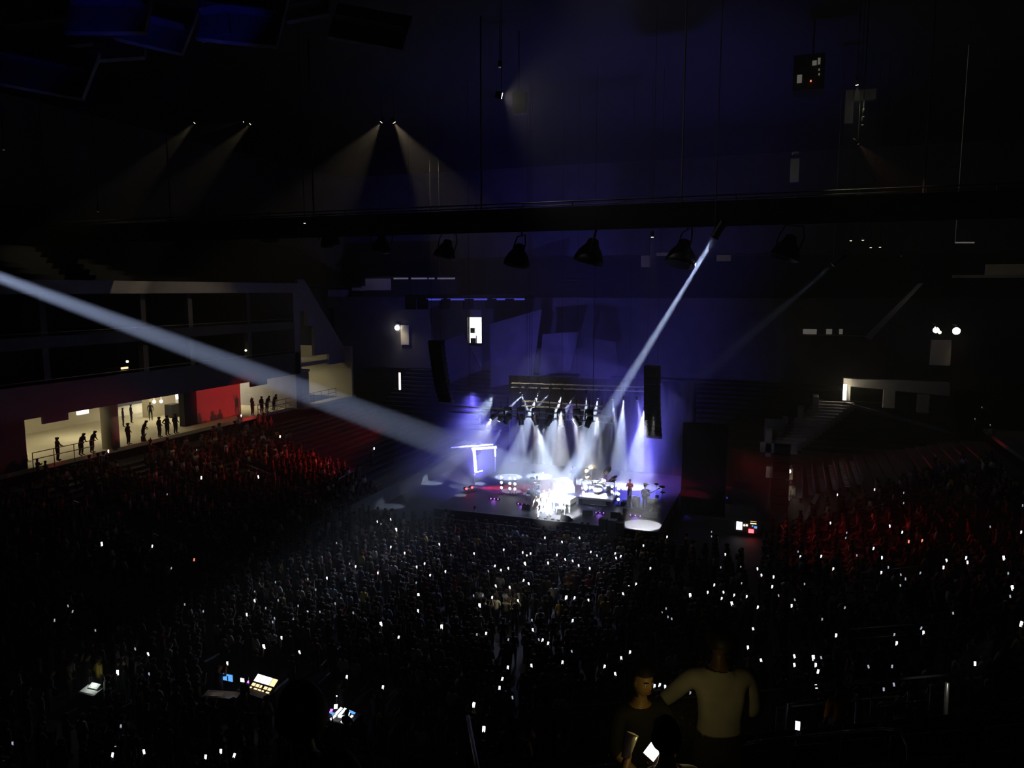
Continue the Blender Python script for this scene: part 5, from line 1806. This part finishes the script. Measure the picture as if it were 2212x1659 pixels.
def hand_mesh(wr, ha, curl=.5, sg=1, palm_n=None):
    """palm and five bent fingers from the wrist WR towards HA"""
    wr, ha = Vector(wr), Vector(ha)
    t = (ha - wr).normalized()
    nrm = Vector(palm_n) if palm_n else Vector((0, 1, .3))
    nrm = (nrm - t * nrm.dot(t)).normalized()
    sd = t.cross(nrm).normalized() * sg
    pts, ed, rad = [wr, wr + t * .045, wr + t * .085], [(0, 1), (1, 2)], [.022, .03, .026]
    for k, (o_, L_) in enumerate([(-.030, .062), (-.010, .074), (.010, .080), (.029, .070)]):
        b = len(pts)
        root = wr + t * .09 + sd * o_
        q = root
        pts.append(q)
        rad.append(.0095)
        ed.append((2, b))
        a = 0
        for j in range(3):
            a += curl * (.5 + .25 * j)
            q = q + (t * math.cos(a) + nrm * math.sin(a)) * (L_ * (.42, .33, .25)[j])
            pts.append(q)
            rad.append((.009, .0082, .007)[j])
            ed.append((b + j, b + j + 1))
    b = len(pts)
    q = wr + t * .03 + sd * .03
    pts += [q, q + t * .03 + sd * .022 + nrm * .012, q + t * .058 + sd * .024 + nrm * .03]
    rad += [.013, .011, .009]
    ed += [(1, b), (b, b + 1), (b + 1, b + 2)]
    J = {('pelvis' if i == 0 else f'p{i}'): p for i, p in enumerate(pts)}
    nm = list(J)
    return skin_mesh(J, {nm[i]: (rad[i], rad[i]) for i in range(len(pts))}, [(nm[a], nm[b_]) for a, b_ in ed], 1)


def shell(body, keep, off, name, m_, parent, smooth_it=0):
    bm = bmesh.new()
    bm.from_mesh(body)
    bm.verts.ensure_lookup_table()
    bmesh.ops.delete(bm, geom=[v for v in bm.verts if not keep[v.index]], context='VERTS')
    bm.normal_update()
    for v in bm.verts:
        v.co += v.normal * off
    me = bpy.data.meshes.new(name)
    bm.to_mesh(me)
    bm.free()
    if not len(me.polygons):
        return None
    me.materials.clear()
    me.materials.append(m_)
    me.polygons.foreach_set('use_smooth', [True] * len(me.polygons))
    o = bpy.data.objects.new(name, me)
    COL.objects.link(o)
    o.parent = parent
    md = o.modifiers.new('thick', 'SOLIDIFY')
    md.thickness = min(.012, off * .8)
    md.offset = -1
    return o


def detailed(loc, yaw, pose, label, skin=(.33, .19, .12), top=(.6, .6, .6), leg=(.02, .02, .03), hair='short', hairc=(.012, .009, .007), voxel=0.0, curl=(.4, .4), scale=1.0, extra_hair=0.0, top_name='shirt', gl=0, headyaw=0.0, bare_arms=False):
    J, R, E = skeleton(pose)
    sk = mat('skin_tone', skin, .5, noise=.06, scale=25)
    hc = J['head1'] + Vector((0, .004, .005))
    up_ = (J['head2'] - J['neck1']).normalized()
    hm = head_mesh((0, 0, 0))
    q = Matrix.Rotation(headyaw, 4, 'Z')
    tl = Vector((0, 0, 1)).rotation_difference(up_).to_matrix().to_4x4()
    hm.transform(Matrix.Translation(hc) @ tl @ q)
    ex = [hm]
    for s, sg in (('L', -1), ('R', 1)):
        ex.append(hand_mesh(J['wr' + s], J['ha' + s], curl[0 if s == 'L' else 1], sg))
    R2 = dict(R)
    R2['head0'] = (.045, .05)
    R2['head1'] = (.05, .06)
    R2['head2'] = (.04, .05)
    for s in 'LR':
        J_h = J['wr' + s].lerp(J['ha' + s], .4)
        R2['ha' + s] = (.018, .022)
    Jb = dict(J)
    for s in 'LR':
        Jb['ha' + s] = J['wr' + s].lerp(J['ha' + s], .6)
    body = skin_mesh(Jb, R2, E, 2, voxel or .016, ex)
    body.materials.clear()
    body.materials.append(sk)
    V = np.zeros(len(body.vertices) * 3, dtype=np.float32)
    body.vertices.foreach_get('co', V)
    V = V.reshape(-1, 3)
    lab = zones(V, J, E)
    o = bpy.data.objects.new('person', body)
    COL.objects.link(o)
    o.location = loc
    o.rotation_euler = (0, 0, yaw)
    o.scale = (scale,) * 3
    tag(o, label, 'person')
    dh = np.linalg.norm(V - np.array(hc), axis=1)
    head = dh < .135
    # hair: everything on the skull except the face
    inv = (Matrix.Translation(hc) @ tl @ q).inverted()
    Lh = V @ np.array(inv.to_3x3()).T + np.array(inv.translation)
    keep = head & ((Lh[:, 1] < .015) | (Lh[:, 2] > .062)) & (Lh[:, 2] > (-.05 if hair != 'long' else -.12))
    if hair:
        shell(body, keep, .012 + extra_hair, 'hair', mat('hair_tone', hairc, .7, noise=.4, scale=60), o)
    shell(body, (lab == 1) & ~head, .014, top_name, mat('garment', top, .85, noise=.08, scale=10), o)
    shell(body, lab == 0, .013, 'trousers', mat('trousers_cloth', leg, .85, noise=.1, scale=10), o)
    shell(body, lab == 4, .010, 'shoes', M['black'], o)
    if face_detail and voxel and voxel < .014:
        T_ = Matrix.Translation(hc) @ tl @ q
        for sg in (-1, 1):
            e = MB().ball(T_ @ Vector((sg * .030, .078, .012)), .0115, 12, 8).build('eye', mat('eyeball', (.6, .58, .54), .3, noise=.02), o, True)
            MB().ball(T_ @ Vector((sg * .030, .0875, .012)), .0055, 10, 6, (1, .5, 1)).build('iris', M['black'], e, True)
            MB().tube([T_ @ Vector((sg * .014, .096, .034)), T_ @ Vector((sg * .030, .095, .039)), T_ @ Vector((sg * .047, .083, .034))], .0035, 5).build('eyebrow', M['hair'], o)
        MB().tube([T_ @ Vector((-.022, .083, -.056)), T_ @ Vector((0, .094, -.057)), T_ @ Vector((.022, .083, -.056))], .0055, 6).build('lips', mat('lip_tone', (.30, .08, .07), .5, noise=.05), o)
    return o, J


face_detail = True
# performers
WH = (.85, .85, .83)
g = G(1186, 1116)
detailed(g, math.pi + .3, dict(elR=(.27, .14, 1.32), haR=(.06, .20, 1.56), elL=(-.32, .05, 1.2), haL=(-.45, .22, 1.15), stepR=.12), 'singer in white holding a microphone, in the full glare of the followspots', skin=(.25, .13, .08), top=WH, leg=WH)
mic = tag(MB().lathe([(.012, -.16), (.016, 0)], 8, axis=(0, -.3, 1)).ball((0, -.01, .03), .028, 8, 6).build('microphone', 'black'), 'handheld microphone raised by the singer in white', 'microphone')
Rz = Matrix.Rotation(math.pi + .3, 3, 'Z')
mic.location = g + Rz @ Vector((.06, .26, 1.60))
g = G(1165, 1118)
detailed(g, math.pi - .5, dict(lean=.45, elL=(-.3, .2, 1.2), haL=(-.2, .4, 1.1), elR=(.3, .2, 1.2), haR=(.15, .45, 1.15), stepL=.25), 'dancer in white bending forward beside the singer', skin=(.25, .13, .08), top=WH, leg=WH)
g = G(1174, 1108)
detailed(g, math.pi + .8, dict(elL=(-.3, .1, 1.5), haL=(-.35, .2, 1.75), elR=(.3, .1, 1.3), haR=(.4, .2, 1.2), stepR=-.2), 'dancer in white with one arm lifted behind the singer', skin=(.3, .16, .1), top=WH, leg=WH)
g = pi_.location + Vector((.1, -1.15, 0))
st = empty('piano_bench', (g.x, g.y, SZ))
tag(st, 'small bench under the pianist in white', 'bench')
MB().box((-.35, -.18, .42), (.35, .18, .5)).build('seat', 'white', st, bevel=.02)
for x_, y_ in ((-.3, -.14), (.3, -.14), (-.3, .14), (.3, .14)):
    MB().tube([(x_, y_, 0), (x_, y_, .42)], .02, 6).build('leg', 'white', st)
detailed(Vector((g.x, g.y, SZ)), -.15, dict(sit=1, elL=(-.24, .18, 1.12), haL=(-.2, .5, 1.16), elR=(.24, .18, 1.12), haR=(.2, .5, 1.16)), 'pianist in white seated at the white grand piano', skin=(.2, .1, .06), top=WH, leg=WH)
# drummer and stool
g = Vector((kit.location.x, 57.0, SZ + .6))
st = empty('drum_stool', g)
tag(st, 'low round stool of the drummer', 'stool')
MB().lathe([(.17, .42), (.18, .46), (.17, .5)], 16).build('seat', 'black', st)
MB().tube([(0, 0, 0), (0, 0, .42)], .025, 6).tube([(0, 0, .2), (.2, .1, 0)], .015, 5).tube([(0, 0, .2), (-.2, .1, 0)], .015, 5).tube([(0, 0, .2), (0, -.22, 0)], .015, 5).build('tripod', 'chrome', st)
detailed(g, math.pi, dict(sit=1, elL=(-.32, .2, 1.2), haL=(-.2, .5, 1.3), elR=(.32, .2, 1.3), haR=(.22, .45, 1.5)), 'drummer behind the big drum kit with raised sticks', skin=(.15, .08, .05), top=(.5, .5, .5), leg=(.03, .03, .04))
# bassist
g = pp.location + Vector((.55, -.1, .35))
bo, bj = detailed(g, math.pi + .35, dict(elL=(-.30, .08, 1.2), haL=(-.42, .28, 1.28), elR=(.28, .06, 1.14), haR=(.05, .24, 1.02), stepL=.1), 'bass player with long dreadlocks standing on the blue-lit platform', skin=(.14, .07, .045), top=(.05, .05, .1), leg=(.05, .05, .12), extra_hair=.02)
bs = empty('bass_guitar', g + Matrix.Rotation(math.pi + .35, 3, 'Z') @ Vector((.03, .20, 1.0)), math.pi + .35)
tag(bs, 'bass guitar held by the player on the blue platform', 'guitar')
MB().lathe([(.01, 0), (.17, .0), (.19, .02), (.17, .045), (.01, .045)], 20, (.06, 0, 0), (0, 1, 0)).lathe([(.01, 0), (.13, 0), (.14, .02), (.13, .045), (.01, .045)], 18, (-.13, 0, .05), (0, 1, 0)).build('body', 'dark', bs, True)
MB().tube([(-.15, .04, .05), (-.95, .06, .5)], .025, 6).build('neck', 'brass', bs)
MB().box((-1.08, .04, .50), (-.93, .07, .60)).build('headstock', 'dark', bs)
# percussionist with a pinkish face light
g = G(1357, 1100) + Vector((-.1, 1.0, 0))
detailed(Vector((g.x, g.y, SZ + .3)), math.pi, POSES['clapping at chest height'], 'percussionist lit pink behind the congas', skin=(.4, .24, .18), top=(.5, .25, .25), leg=(.03, .03, .04))
tag(MB().box((-.6, -.4, SZ), (.6, .4, SZ + .3)).build('riser_block', 'black', loc=(g.x, g.y, 0)), 'black block under the percussionist', 'riser')
spot((g.x, g.y - 3, 8), (g.x, g.y, SZ + 1.6), 10, 1200, (1, .35, .4), .5, .05)
# percussion player near the piano
g = ps.location + Vector((0, .9, 0))
detailed(g, math.pi, POSES['clapping at chest height'], 'percussionist standing behind the small pale drum set', skin=(.2, .1, .07), top=(.08, .08, .1), leg=(.03, .03, .04))
# keyboard player
g = kd.location + Vector((.2, .8, 0))
detailed(g, math.pi, POSES['leaning forward'], 'keyboard player behind the red-lit desk', skin=(.2, .1, .07), top=(.1, .02, .03), leg=(.03, .03, .04))

# ------------------------------------------------------------------ mixing desks on the floor
fo = empty('lighting_desk', at_z(545, 1530, 0))
fo.rotation_euler = (0, 0, -.12)
tag(fo, 'lighting desk with a row of white screens and warm glowing keys on the rear floor', 'mixing desk')
Rt = Matrix.Rotation(.62, 3, 'X')
c0 = Vector((.35, .3, .95))
MB().box((-.62, -.35, -.06), (.62, .42, 0), Rt, c0).build('housing', 'black', fo, bevel=.01)
for i in range(4):
    MB().box((-.58 + .29 * i, .08, .0), (-.58 + .29 * i + .26, .40, .012), Rt, c0).build('screen', 'screenwhite' if i < 3 else 'screenwarm', fo)
for j in range(2):
    for i in range(5):
        MB().box((-.56 + .225 * i, -.30 + .18 * j, .0), (-.56 + .225 * i + (.17 if (i + j) % 3 else .1), -.30 + .18 * j + .12, .014), Rt, c0).build('key_block', 'screenwarm', fo)
MB().box((-.6, -.3, 0), (1.0, .35, .82)).build('case', 'black', fo)
MB().box((-1.9, -.75, .72), (-.42, -.2, .76), Matrix.Rotation(.35, 3, 'Z'), Vector((0, .1, 0))).build('side_table', 'wood', fo)
MB().box((-1.75, -.7, .76), (-1.1, -.4, .79), Matrix.Rotation(.35, 3, 'Z'), Vector((0, .1, 0))).build('papers', 'whitecloth', fo)
MB().box((-1.8, -.7, 0), (-.5, -.25, .72), Matrix.Rotation(.35, 3, 'Z'), Vector((0, .1, 0))).build('side_case', 'black', fo)
point(Vector(fo.location) + Vector((-.9, -.2, 1.5)), 1.6, (1, .8, .5), .05, 'desk_lamp')
for i, (u0, v0, u1, v1, m_, nm, lab) in enumerate([(481, 1455, 502, 1473, 'screenblue', 'monitor', 'monitor showing a bright sky-blue picture beside the lighting desk'), (519, 1465, 527, 1474, 'screenwhite', 'monitor', 'tiny white monitor behind the desk operator'), (532, 1470, 537, 1479, 'led_purple', 'monitor', 'tiny purple monitor next to the row of white screens')]):
    yy = fo.location.y + .75 + .1 * i
    p0, p1 = slab(u0, v0, u1, v1, yy, .03)
    o = empty('monitor', ((p0[0] + p1[0]) / 2, yy, 0))
    tag(o, lab, 'monitor', 'monitors at the lighting desk')
    c = Vector(o.location)
    MB().box(Vector(p0) - c, Vector(p1) - c).build('screen', m_, o)
    MB().box(Vector(p0) - c + Vector((-.03, .03, -.03)), Vector(p1) - c + Vector((.03, .06, .03))).build('back', 'black', o)
    MB().tube([(0, .05, 0), (0, .05, p0[2])], .025, 6).box((-.25, -.1, 0), (.25, .25, .04)).build('stand', 'black', o)
    if i == 0:
        s0 = Vector(p0) - c
        w_, h_ = p1[0] - p0[0], p1[2] - p0[2]
        MB().box(s0 + Vector((w_ * .46, -.008, h_ * .05)), s0 + Vector((w_ * .56, -.002, h_ * .6))).ball(s0 + Vector((w_ * .51, -.005, h_ * .7)), w_ * .06, 8, 6, (1, .2, 1)).build('picture_figure', 'black', o)
detailed(at_z(527, 1552, 0), -.15, POSES['leaning forward'], 'desk operator standing dark before the glowing lighting desk', skin=(.1, .06, .04), top=(.012, .012, .014), leg=(.012, .012, .015))
fl = tag(MB().box((-1.1, -.8, 0), (1.1, .6, .02)).build('floor_mat', 'wood', loc=at_z(515, 1592, 0)), 'pale floor mat faintly lit behind the desk operator', 'mat')
sd = empty('sound_desk', at_z(737, 1590, 0))
tag(sd, 'sound desk crowded with tilted bluish white sheets and screens', 'mixing desk')
MB().box((-.65, -.4, 0), (.65, .5, .8)).build('case', 'black', sd)
for (x, y, w_, l_, a, m_) in [(-.42, .32, .14, .2, .5, 'screenwhite'), (-.18, .1, .13, .42, -.35, 'screenwhite'), (.0, .12, .13, .40, -.35, 'screenwhite'), (.38, .22, .34, .09, -.25, 'screenblue'), (-.35, -.02, .3, .09, -.3, 'screenblue'), (-.2, -.2, .12, .26, -.7, 'screenwhite'), (.12, -.08, .32, .1, .1, 'screenwhite'), (.3, .02, .14, .3, .3, 'screenwhite'), (.28, -.22, .12, .24, -.4, 'screenwhite'), (.48, -.02, .11, .2, -.4, 'screenwhite'), (-.48, .08, .1, .15, .2, 'led_purple'), (.02, -.3, .2, .06, 0, 'dimglow')]:
    MB().box((-w_ / 2, -l_ / 2, .0), (w_ / 2, l_ / 2, .015), Matrix.Rotation(a, 3, 'Z') @ Matrix.Rotation(.45, 3, 'X'), Vector((x, y, .9 + .25 * y))).build('sheet', m_, sd)
MB().ball((-.45, .45, 1.36), .03, 8, 6).build('lamp_bulb', 'screenwhite', sd)
MB().tube([(-.5, .45, .8), (-.45, .45, 1.35)], .012, 5).build('gooseneck', 'black', sd)
# lit notebook near the aisle
nb = empty('notebook', at_z(197, 1491, .95))
tag(nb, 'open notebook glowing under a small lamp by the near aisle', 'notebook')
MB().box((-.42, -.25, 0), (.42, .25, .02), Matrix.Rotation(.2, 3, 'X')).build('pages', 'whitecloth', nb)
MB().box((-.2, .05, .05), (.3, .3, .07), Matrix.Rotation(.5, 3, 'X')).build('sheet', 'whitecloth', nb)
MB().box((-.45, -.3, -.95), (.45, .3, -.02)).build('case', 'black', nb)
MB().tube([(-.35, .2, 0), (-.3, .2, .45), (-.05, .1, .5)], .012, 5).build('lamp_neck', 'black', nb)
point(Vector(nb.location) + Vector((.02, .02, .40)), 5.5, (.88, 1, .9), .03, 'book_lamp')

# ------------------------------------------------------------------ the upper terrace in front of the camera
NV = Vector((-.485, .875, 0)).normalized()
EV = Vector((.875, .485, 0)).normalized()


def tread(t):
    return 15.9 - .55 * t


def T3(e, t, z):
    p = EV * e + NV * t
    return Vector((p.x, p.y, z))


Rt = Matrix((EV, NV, Vector((0, 0, 1)))).transposed()
mb = MB()
for i in range(-2, 12):
    t0, t1 = i * .86, (i + 1) * .86
    e0 = -3.5 if t1 < 3.2 else .95
    mb.box((e0, t0, tread(t0 + .43) - 1.2), (15, t1, tread(t0 + .43)), Rt)
struct(mb.build('upper_terrace', 'tier'))
mb = MB()
mb.box((.95, 10.32, 8.6), (15, 10.5, 10.45), Rt).box((.8, 3.3, 8.6), (.95, 10.5, 10.45), Rt)
struct(mb.build('terrace_front_wall', 'concrete'))


def trail(pts, r, lab, posts=()):
    mb = MB()
    mb.tube(pts, r, 8)
    for p in posts:
        mb.tube(p, r * .8, 6)
    return tag(mb.build('terrace_handrail', 'rail', smooth=True), lab, 'handrail', 'handrails of the upper terrace')


zr = 11.35
trail([T3(2.4, 10.4, zr - .0), T3(9.0, 10.4, zr)], .02, 'thin straight handrail crossing the very front of the upper terrace')
trail([T3(1.0, 10.4, zr), T3(1.0, 9.2, zr - .0), T3(1.0, 8.2, zr)], .03, 'short bent end of the terrace rail beside the dark landing', [[T3(1.0, 10.4, zr), T3(1.0, 10.4, 10.3)]])
pA, pB = T3(5.6, 10.0, 0), T3(7.6, 10.0, 0)
trail([Vector((pA.x, pA.y, 10.4)), Vector((pA.x, pA.y, 11.3)), Vector((pB.x, pB.y, 11.3)), Vector((pB.x, pB.y, 10.4))], .022, 'looped handrail on the front row, beyond the small spotlight', [[Vector((pA.x, pA.y, 10.85)), Vector((pB.x, pB.y, 10.85))], [T3(6.9, 10.0, 11.4), T3(6.9, 10.0, 10.3)]])


def rp(u, v, t):
    d = ray(u, v)
    return CAM + d * (t / (d.x * NV.x + d.y * NV.y))


c1, c2, c3, c4, c5, c6 = rp(1560, 1618, 6.5), rp(1660, 1600, 6.5), rp(1900, 1575, 6.5), rp(1945, 1580, 6.4), rp(1962, 1610, 6.2), rp(1964, 1665, 6.0)
trail([c1, c2, c3, c4, c5, c6, c6 + Vector((0, 0, -.7))], .022, 'nearest curved handrail bending down in front of the terrace seats')
a, b = rp(1883, 1505, 9.6), rp(2008, 1483, 9.6)
a2, b2 = rp(1883, 1530, 9.6), rp(2008, 1512, 9.6)
trail([a + Vector((0, 0, -.9)), a, b, b + Vector((0, 0, -.9))], .02, 'rectangular handrail frame behind the small spotlight', [[a2, b2], [rp(1963, 1490, 9.6), rp(1960, 1550, 9.6)]])
a, b = rp(1702, 1520, 9.6), rp(1760, 1513, 9.6)
trail([a + Vector((0, 0, -.9)), a, b], .02, 'short handrail beside the person in orange')
a, b = rp(2046, 1475, 9.8), rp(2043, 1537, 9.8)
tag(MB().tube([a, b, Vector((b.x, b.y, tread(9.8)))], .03, 8).build('lit_post', 'rail', smooth=True), 'upright metal post catching the light beyond the handrail frame', 'post')
spot(a + Vector((.3, -1.0, 1.2)), (a + b) / 2, 35, 26, (1, .97, .85), .6, .05)
sl_ = empty('small_spotlight', rp(1943, 1552, 9.2))
tag(sl_, 'small pale spotlight clamped low at the terrace front', 'lamp')
MB().tube([(-.07, -.02, 0), (.09, .04, .02)], .035, 10).build('head', 'white', sl_)
MB().tube([(-.02, 0, -.02), (-.02, 0, -.14)], .015, 6).build('clamp', 'rail', sl_)
MB().tube([(-.02, 0, -.14), (-.02, 0, tread(9.2) - sl_.location.z)], .012, 6).build('pole', 'steel', sl_)

# rows of terrace seats
ts = empty('folding_chair', (0, 0, 0))
MB().box((-.24, -.02, .40), (.24, .40, .46)).build('seat', 'seat', ts, bevel=.02)
MB().box((-.24, -.08, .42), (.24, -.02, .86)).build('backrest', 'seat', ts, bevel=.02)
MB().box((-.22, .0, 0), (-.18, .2, .40)).build('leg', 'steel', ts)
MB().box((.18, .0, 0), (.22, .2, .40)).build('leg', 'steel', ts)
first = True
yawT = math.atan2(NV.y, NV.x) - math.pi / 2
occupied = []
for r_ in (5, 6, 8, 9, 10):
    t = r_ * .86 + .12
    for j in range(14):
        e = 1.4 + .58 * j
        if any(abs(e - a_) < .5 and abs(t - b_) < .62 for a_, b_ in [(1.75, 5.0), (2.5, 5.1), (2.0, 4.2), (3.1, 5.0)]):
            continue
        o = ts if first else copy_tree(ts)
        first = False
        o.location = T3(e, t, tread(r_ * .86 + .43))
        o.rotation_euler = (0, 0, yawT)
        rn = {5: 'row of the man in white', 6: 'row just below the man in white', 8: 'third row from the terrace front', 9: 'second row from the terrace front', 10: 'frontmost terrace row'}[r_]
        tag(o, f'dark folding chair, {ORD[j]} from the landing, {rn}', 'seat', f'terrace seats in {rn}')

# neighbours
def terr(u, v, t):
    p = rp(u, v, t)
    return p


wq = terr(1383, 1465, 5.0)
wf = Vector((wq.x, wq.y, tread(5.0)))
sW = (wq.z - wf.z) / 1.645
toC = math.atan2(-wf.y, -wf.x) - math.pi / 2
detailed(wf, toC + .5, dict(elL=(-.26, .10, 1.16), haL=(-.06, .30, 1.02), elR=(.26, .10, 1.16), haR=(.08, .30, 1.0), head=(0, .03)), 'woman turned back to face the camera, her face dimly lit yellow, in dark clothes', skin=(.36, .22, .09), top=(.015, .014, .013), leg=(.015, .015, .016), hair='long', voxel=.0085, curl=(.7, .7), scale=sW, headyaw=.15)
mq = terr(1562, 1408, 5.05)
mf = Vector((mq.x, mq.y, tread(5.05)))
sM = (mq.z - mf.z) / 1.62
detailed(mf, yawT - .1, dict(lean=.10, elL=(-.34, .12, 1.20), haL=(-.52, .18, 1.10), elR=(.25, .04, 1.13), haR=(.18, .24, .98), shL=(-.19, .02, 1.39), shR=(.20, 0, 1.39)), 'man in a white shirt and dark cap seen from behind, arm stretched toward the woman', skin=(.14, .08, .05), top=(.42, .41, .38), leg=(.02, .02, .022), voxel=.011, curl=(.6, .6), scale=sM * 1.02, extra_hair=.004)
cq = empty('baseball_cap', mq + Vector((0, 0, .055 * sM)), yawT - .1)
tag(cq, 'dark baseball cap worn by the man in the white shirt', 'cap')
MB().lathe([(.105, 0), (.11, .03), (.10, .07), (.06, .105), (.005, .115)], 20, caps=False).build('crown', 'black', cq, True)
MB().box((-.07, .08, -.005), (.07, .19, .008)).build('visor', 'black', cq, bevel=.01)
# orange phone between them
o = MB().box((-.035, 0, -.07), (.035, .01, .07))
o.m = 1
o.add([(-.032, -.002, -.066), (.032, -.002, -.066), (.032, -.002, .066), (-.032, -.002, .066)], [(0, 1, 2, 3)])
o = o.build('phone', ['black', 'orangegl'], loc=rp(1525, 1469, 5.6))
o.rotation_euler = (1.0, .9, 0)
tag(o, 'phone with an orange glow held behind the collar of the man in white', 'phone')
# seated person with the glowing phone and a plastic cup
sp_ = rp(1440, 1700, 3.9)
sf = Vector((sp_.x, sp_.y, tread(3.9)))
ph_ = rp(1415, 1616, 4.15)
cp_ = rp(1358, 1613, 4.3)
Ri = Matrix.Rotation(-(yawT + .05), 3, 'Z')


def loc_of(p, s=1.0):
    return Ri @ (p - sf) / s


hL, hR = loc_of(cp_ + Vector((0, 0, -.05))), loc_of(ph_ + Vector((0, -.02, -.07)))
print('seated hands', hL, hR, 'foot', sf)
up_s = -.45
detailed(sf, yawT + .05, dict(sit=1, elL=((-.30), .10, 1.15), haL=(hL.x, hL.y, hL.z + .45), elR=(.28, .12, 1.12), haR=(hR.x, hR.y, hR.z + .45), lean=0.0), 'person in a grey-lilac sleeve sitting low with a glowing phone and a cup', skin=(.30, .16, .10), top=(.20, .19, .22), leg=(.02, .02, .025), voxel=.011, curl=(1.1, 1.1))
pho = empty('phone', ph_)
tag(pho, 'large blazing phone screen held low by the seated neighbour', 'phone')
tc = (CAM - ph_).normalized()
qq = tc.to_track_quat('Z', 'Y').to_matrix() @ Matrix.Rotation(-.62, 3, 'Z') @ Matrix.Rotation(-.35, 3, 'X')
MB().box((-.040, -.075, -.01), (.040, .075, 0), qq).build('body', 'black', pho)
MB().box((-.037, -.070, 0), (.037, .070, .002), qq).build('screen', 'neargl', pho)
cup = empty('plastic_cup', cp_)
tag(cup, 'clear plastic cup held beside the blazing phone', 'cup')
ca = (Vector((-.55, .1, 1)) + EV * .9).normalized()
MB().lathe([(.028, -.07), (.031, -.02), (.038, .075), (.036, .075), (.029, -.02), (.026, -.066)], 18, axis=ca).build('cup_body', 'cup', cup, True)
MB().lathe([(.038, .073), (.039, .08), (.005, .086)], 18, axis=ca, caps=False).build('lid', 'white', cup)
# person with big round hair close in front
aq = rp(655, 1552, 2.85)
af = Vector((aq.x, aq.y, tread(2.75)))
detailed(af, yawT + .4, dict(), 'close dark silhouette of a person with big round hair', skin=(.08, .045, .03), top=(.012, .012, .014), leg=(.012, .012, .014), hairc=(.006, .005, .005), voxel=.012, scale=(aq.z - af.z) / 1.64, extra_hair=.022)
# person in orange on the front terrace rows and dark neighbours
oq = rp(1812, 1500, 9.0)
of = Vector((oq.x, oq.y, tread(9.03)))
detailed(of, yawT, POSES['standing with arms down'], 'person in a dull orange top at the front of the upper terrace', skin=(.1, .06, .04), top=(.45, .13, .01), leg=(.02, .02, .02), scale=(oq.z - of.z) / 1.5)
for i, (u, v, t, lab) in enumerate([(1180, 1640, 8.6, 'dark seated figure holding an orange-lit phone at the terrace corner'), (1110, 1650, 8.8, 'dark seated figure leaning at the outer end of the terrace'), (1265, 1650, 7.9, 'dark seated figure behind the one with the orange-lit phone')]):
    q = rp(u, v, t)
    special(0, 0, 0, 'sitting' if i else 'leaning forward', (.06, .055, .05), lab, sk=1, pt=Vector((q.x, q.y, tread(int(t / .86) * .86 + .43))), yaw=yawT + .2 * i - .2)
o = MB().box((-.03, 0, -.06), (.03, .01, .06))
o.m = 1
o.add([(-.028, -.002, -.056), (.028, -.002, -.056), (.028, -.002, .056), (-.028, -.002, .056)], [(0, 1, 2, 3)])
o = o.build('phone', ['black', 'orangegl'], loc=rp(1182, 1608, 8.9))
tag(o, 'orange-lit phone held at the terrace corner', 'phone')
o = MB().box((-.03, 0, -.06), (.03, .01, .06)).build('phone', ['ph'], loc=rp(1723, 1568, 8.9))
tag(o, 'small white phone light low on the front terrace row', 'phone')
point(wq + Vector((.35, -.55, .05)), 1.5, (1, .78, .25), .05, 'face_glow')

# ------------------------------------------------------------------ haze filling the hall
hz = bpy.data.materials.new('stage_haze')
hz.use_nodes = True
nt = hz.node_tree
nt.nodes.clear()
out = nt.nodes.new('ShaderNodeOutputMaterial')
vs_ = nt.nodes.new('ShaderNodeVolumeScatter')
vs_.inputs['Density'].default_value = .0042
vs_.inputs['Anisotropy'].default_value = .15
nt.links.new(vs_.outputs[0], out.inputs['Volume'])
o = MB().box((-61.5, -8.8, .02), (31.5, 97.8, 33.5)).build('haze', hz)
tag(o, 'thin smoke haze filling the whole arena and showing the light beams', 'haze', kind='stuff')
hz2 = hz.copy()
hz2.name = 'stage_smoke'
[n_ for n_ in hz2.node_tree.nodes if n_.type == 'VOLUME_SCATTER'][0].inputs['Density'].default_value = .018
o = MB().ball((0, 0, 0), 1, 48, 24).build('stage_smoke', hz2, smooth=True)
o.location = (-18.0, 58.5, 3.5)
o.scale = (13.5, 9.5, 9.0)
tag(o, 'denser smoke drifting around the stage and its lamps', 'smoke', kind='stuff')
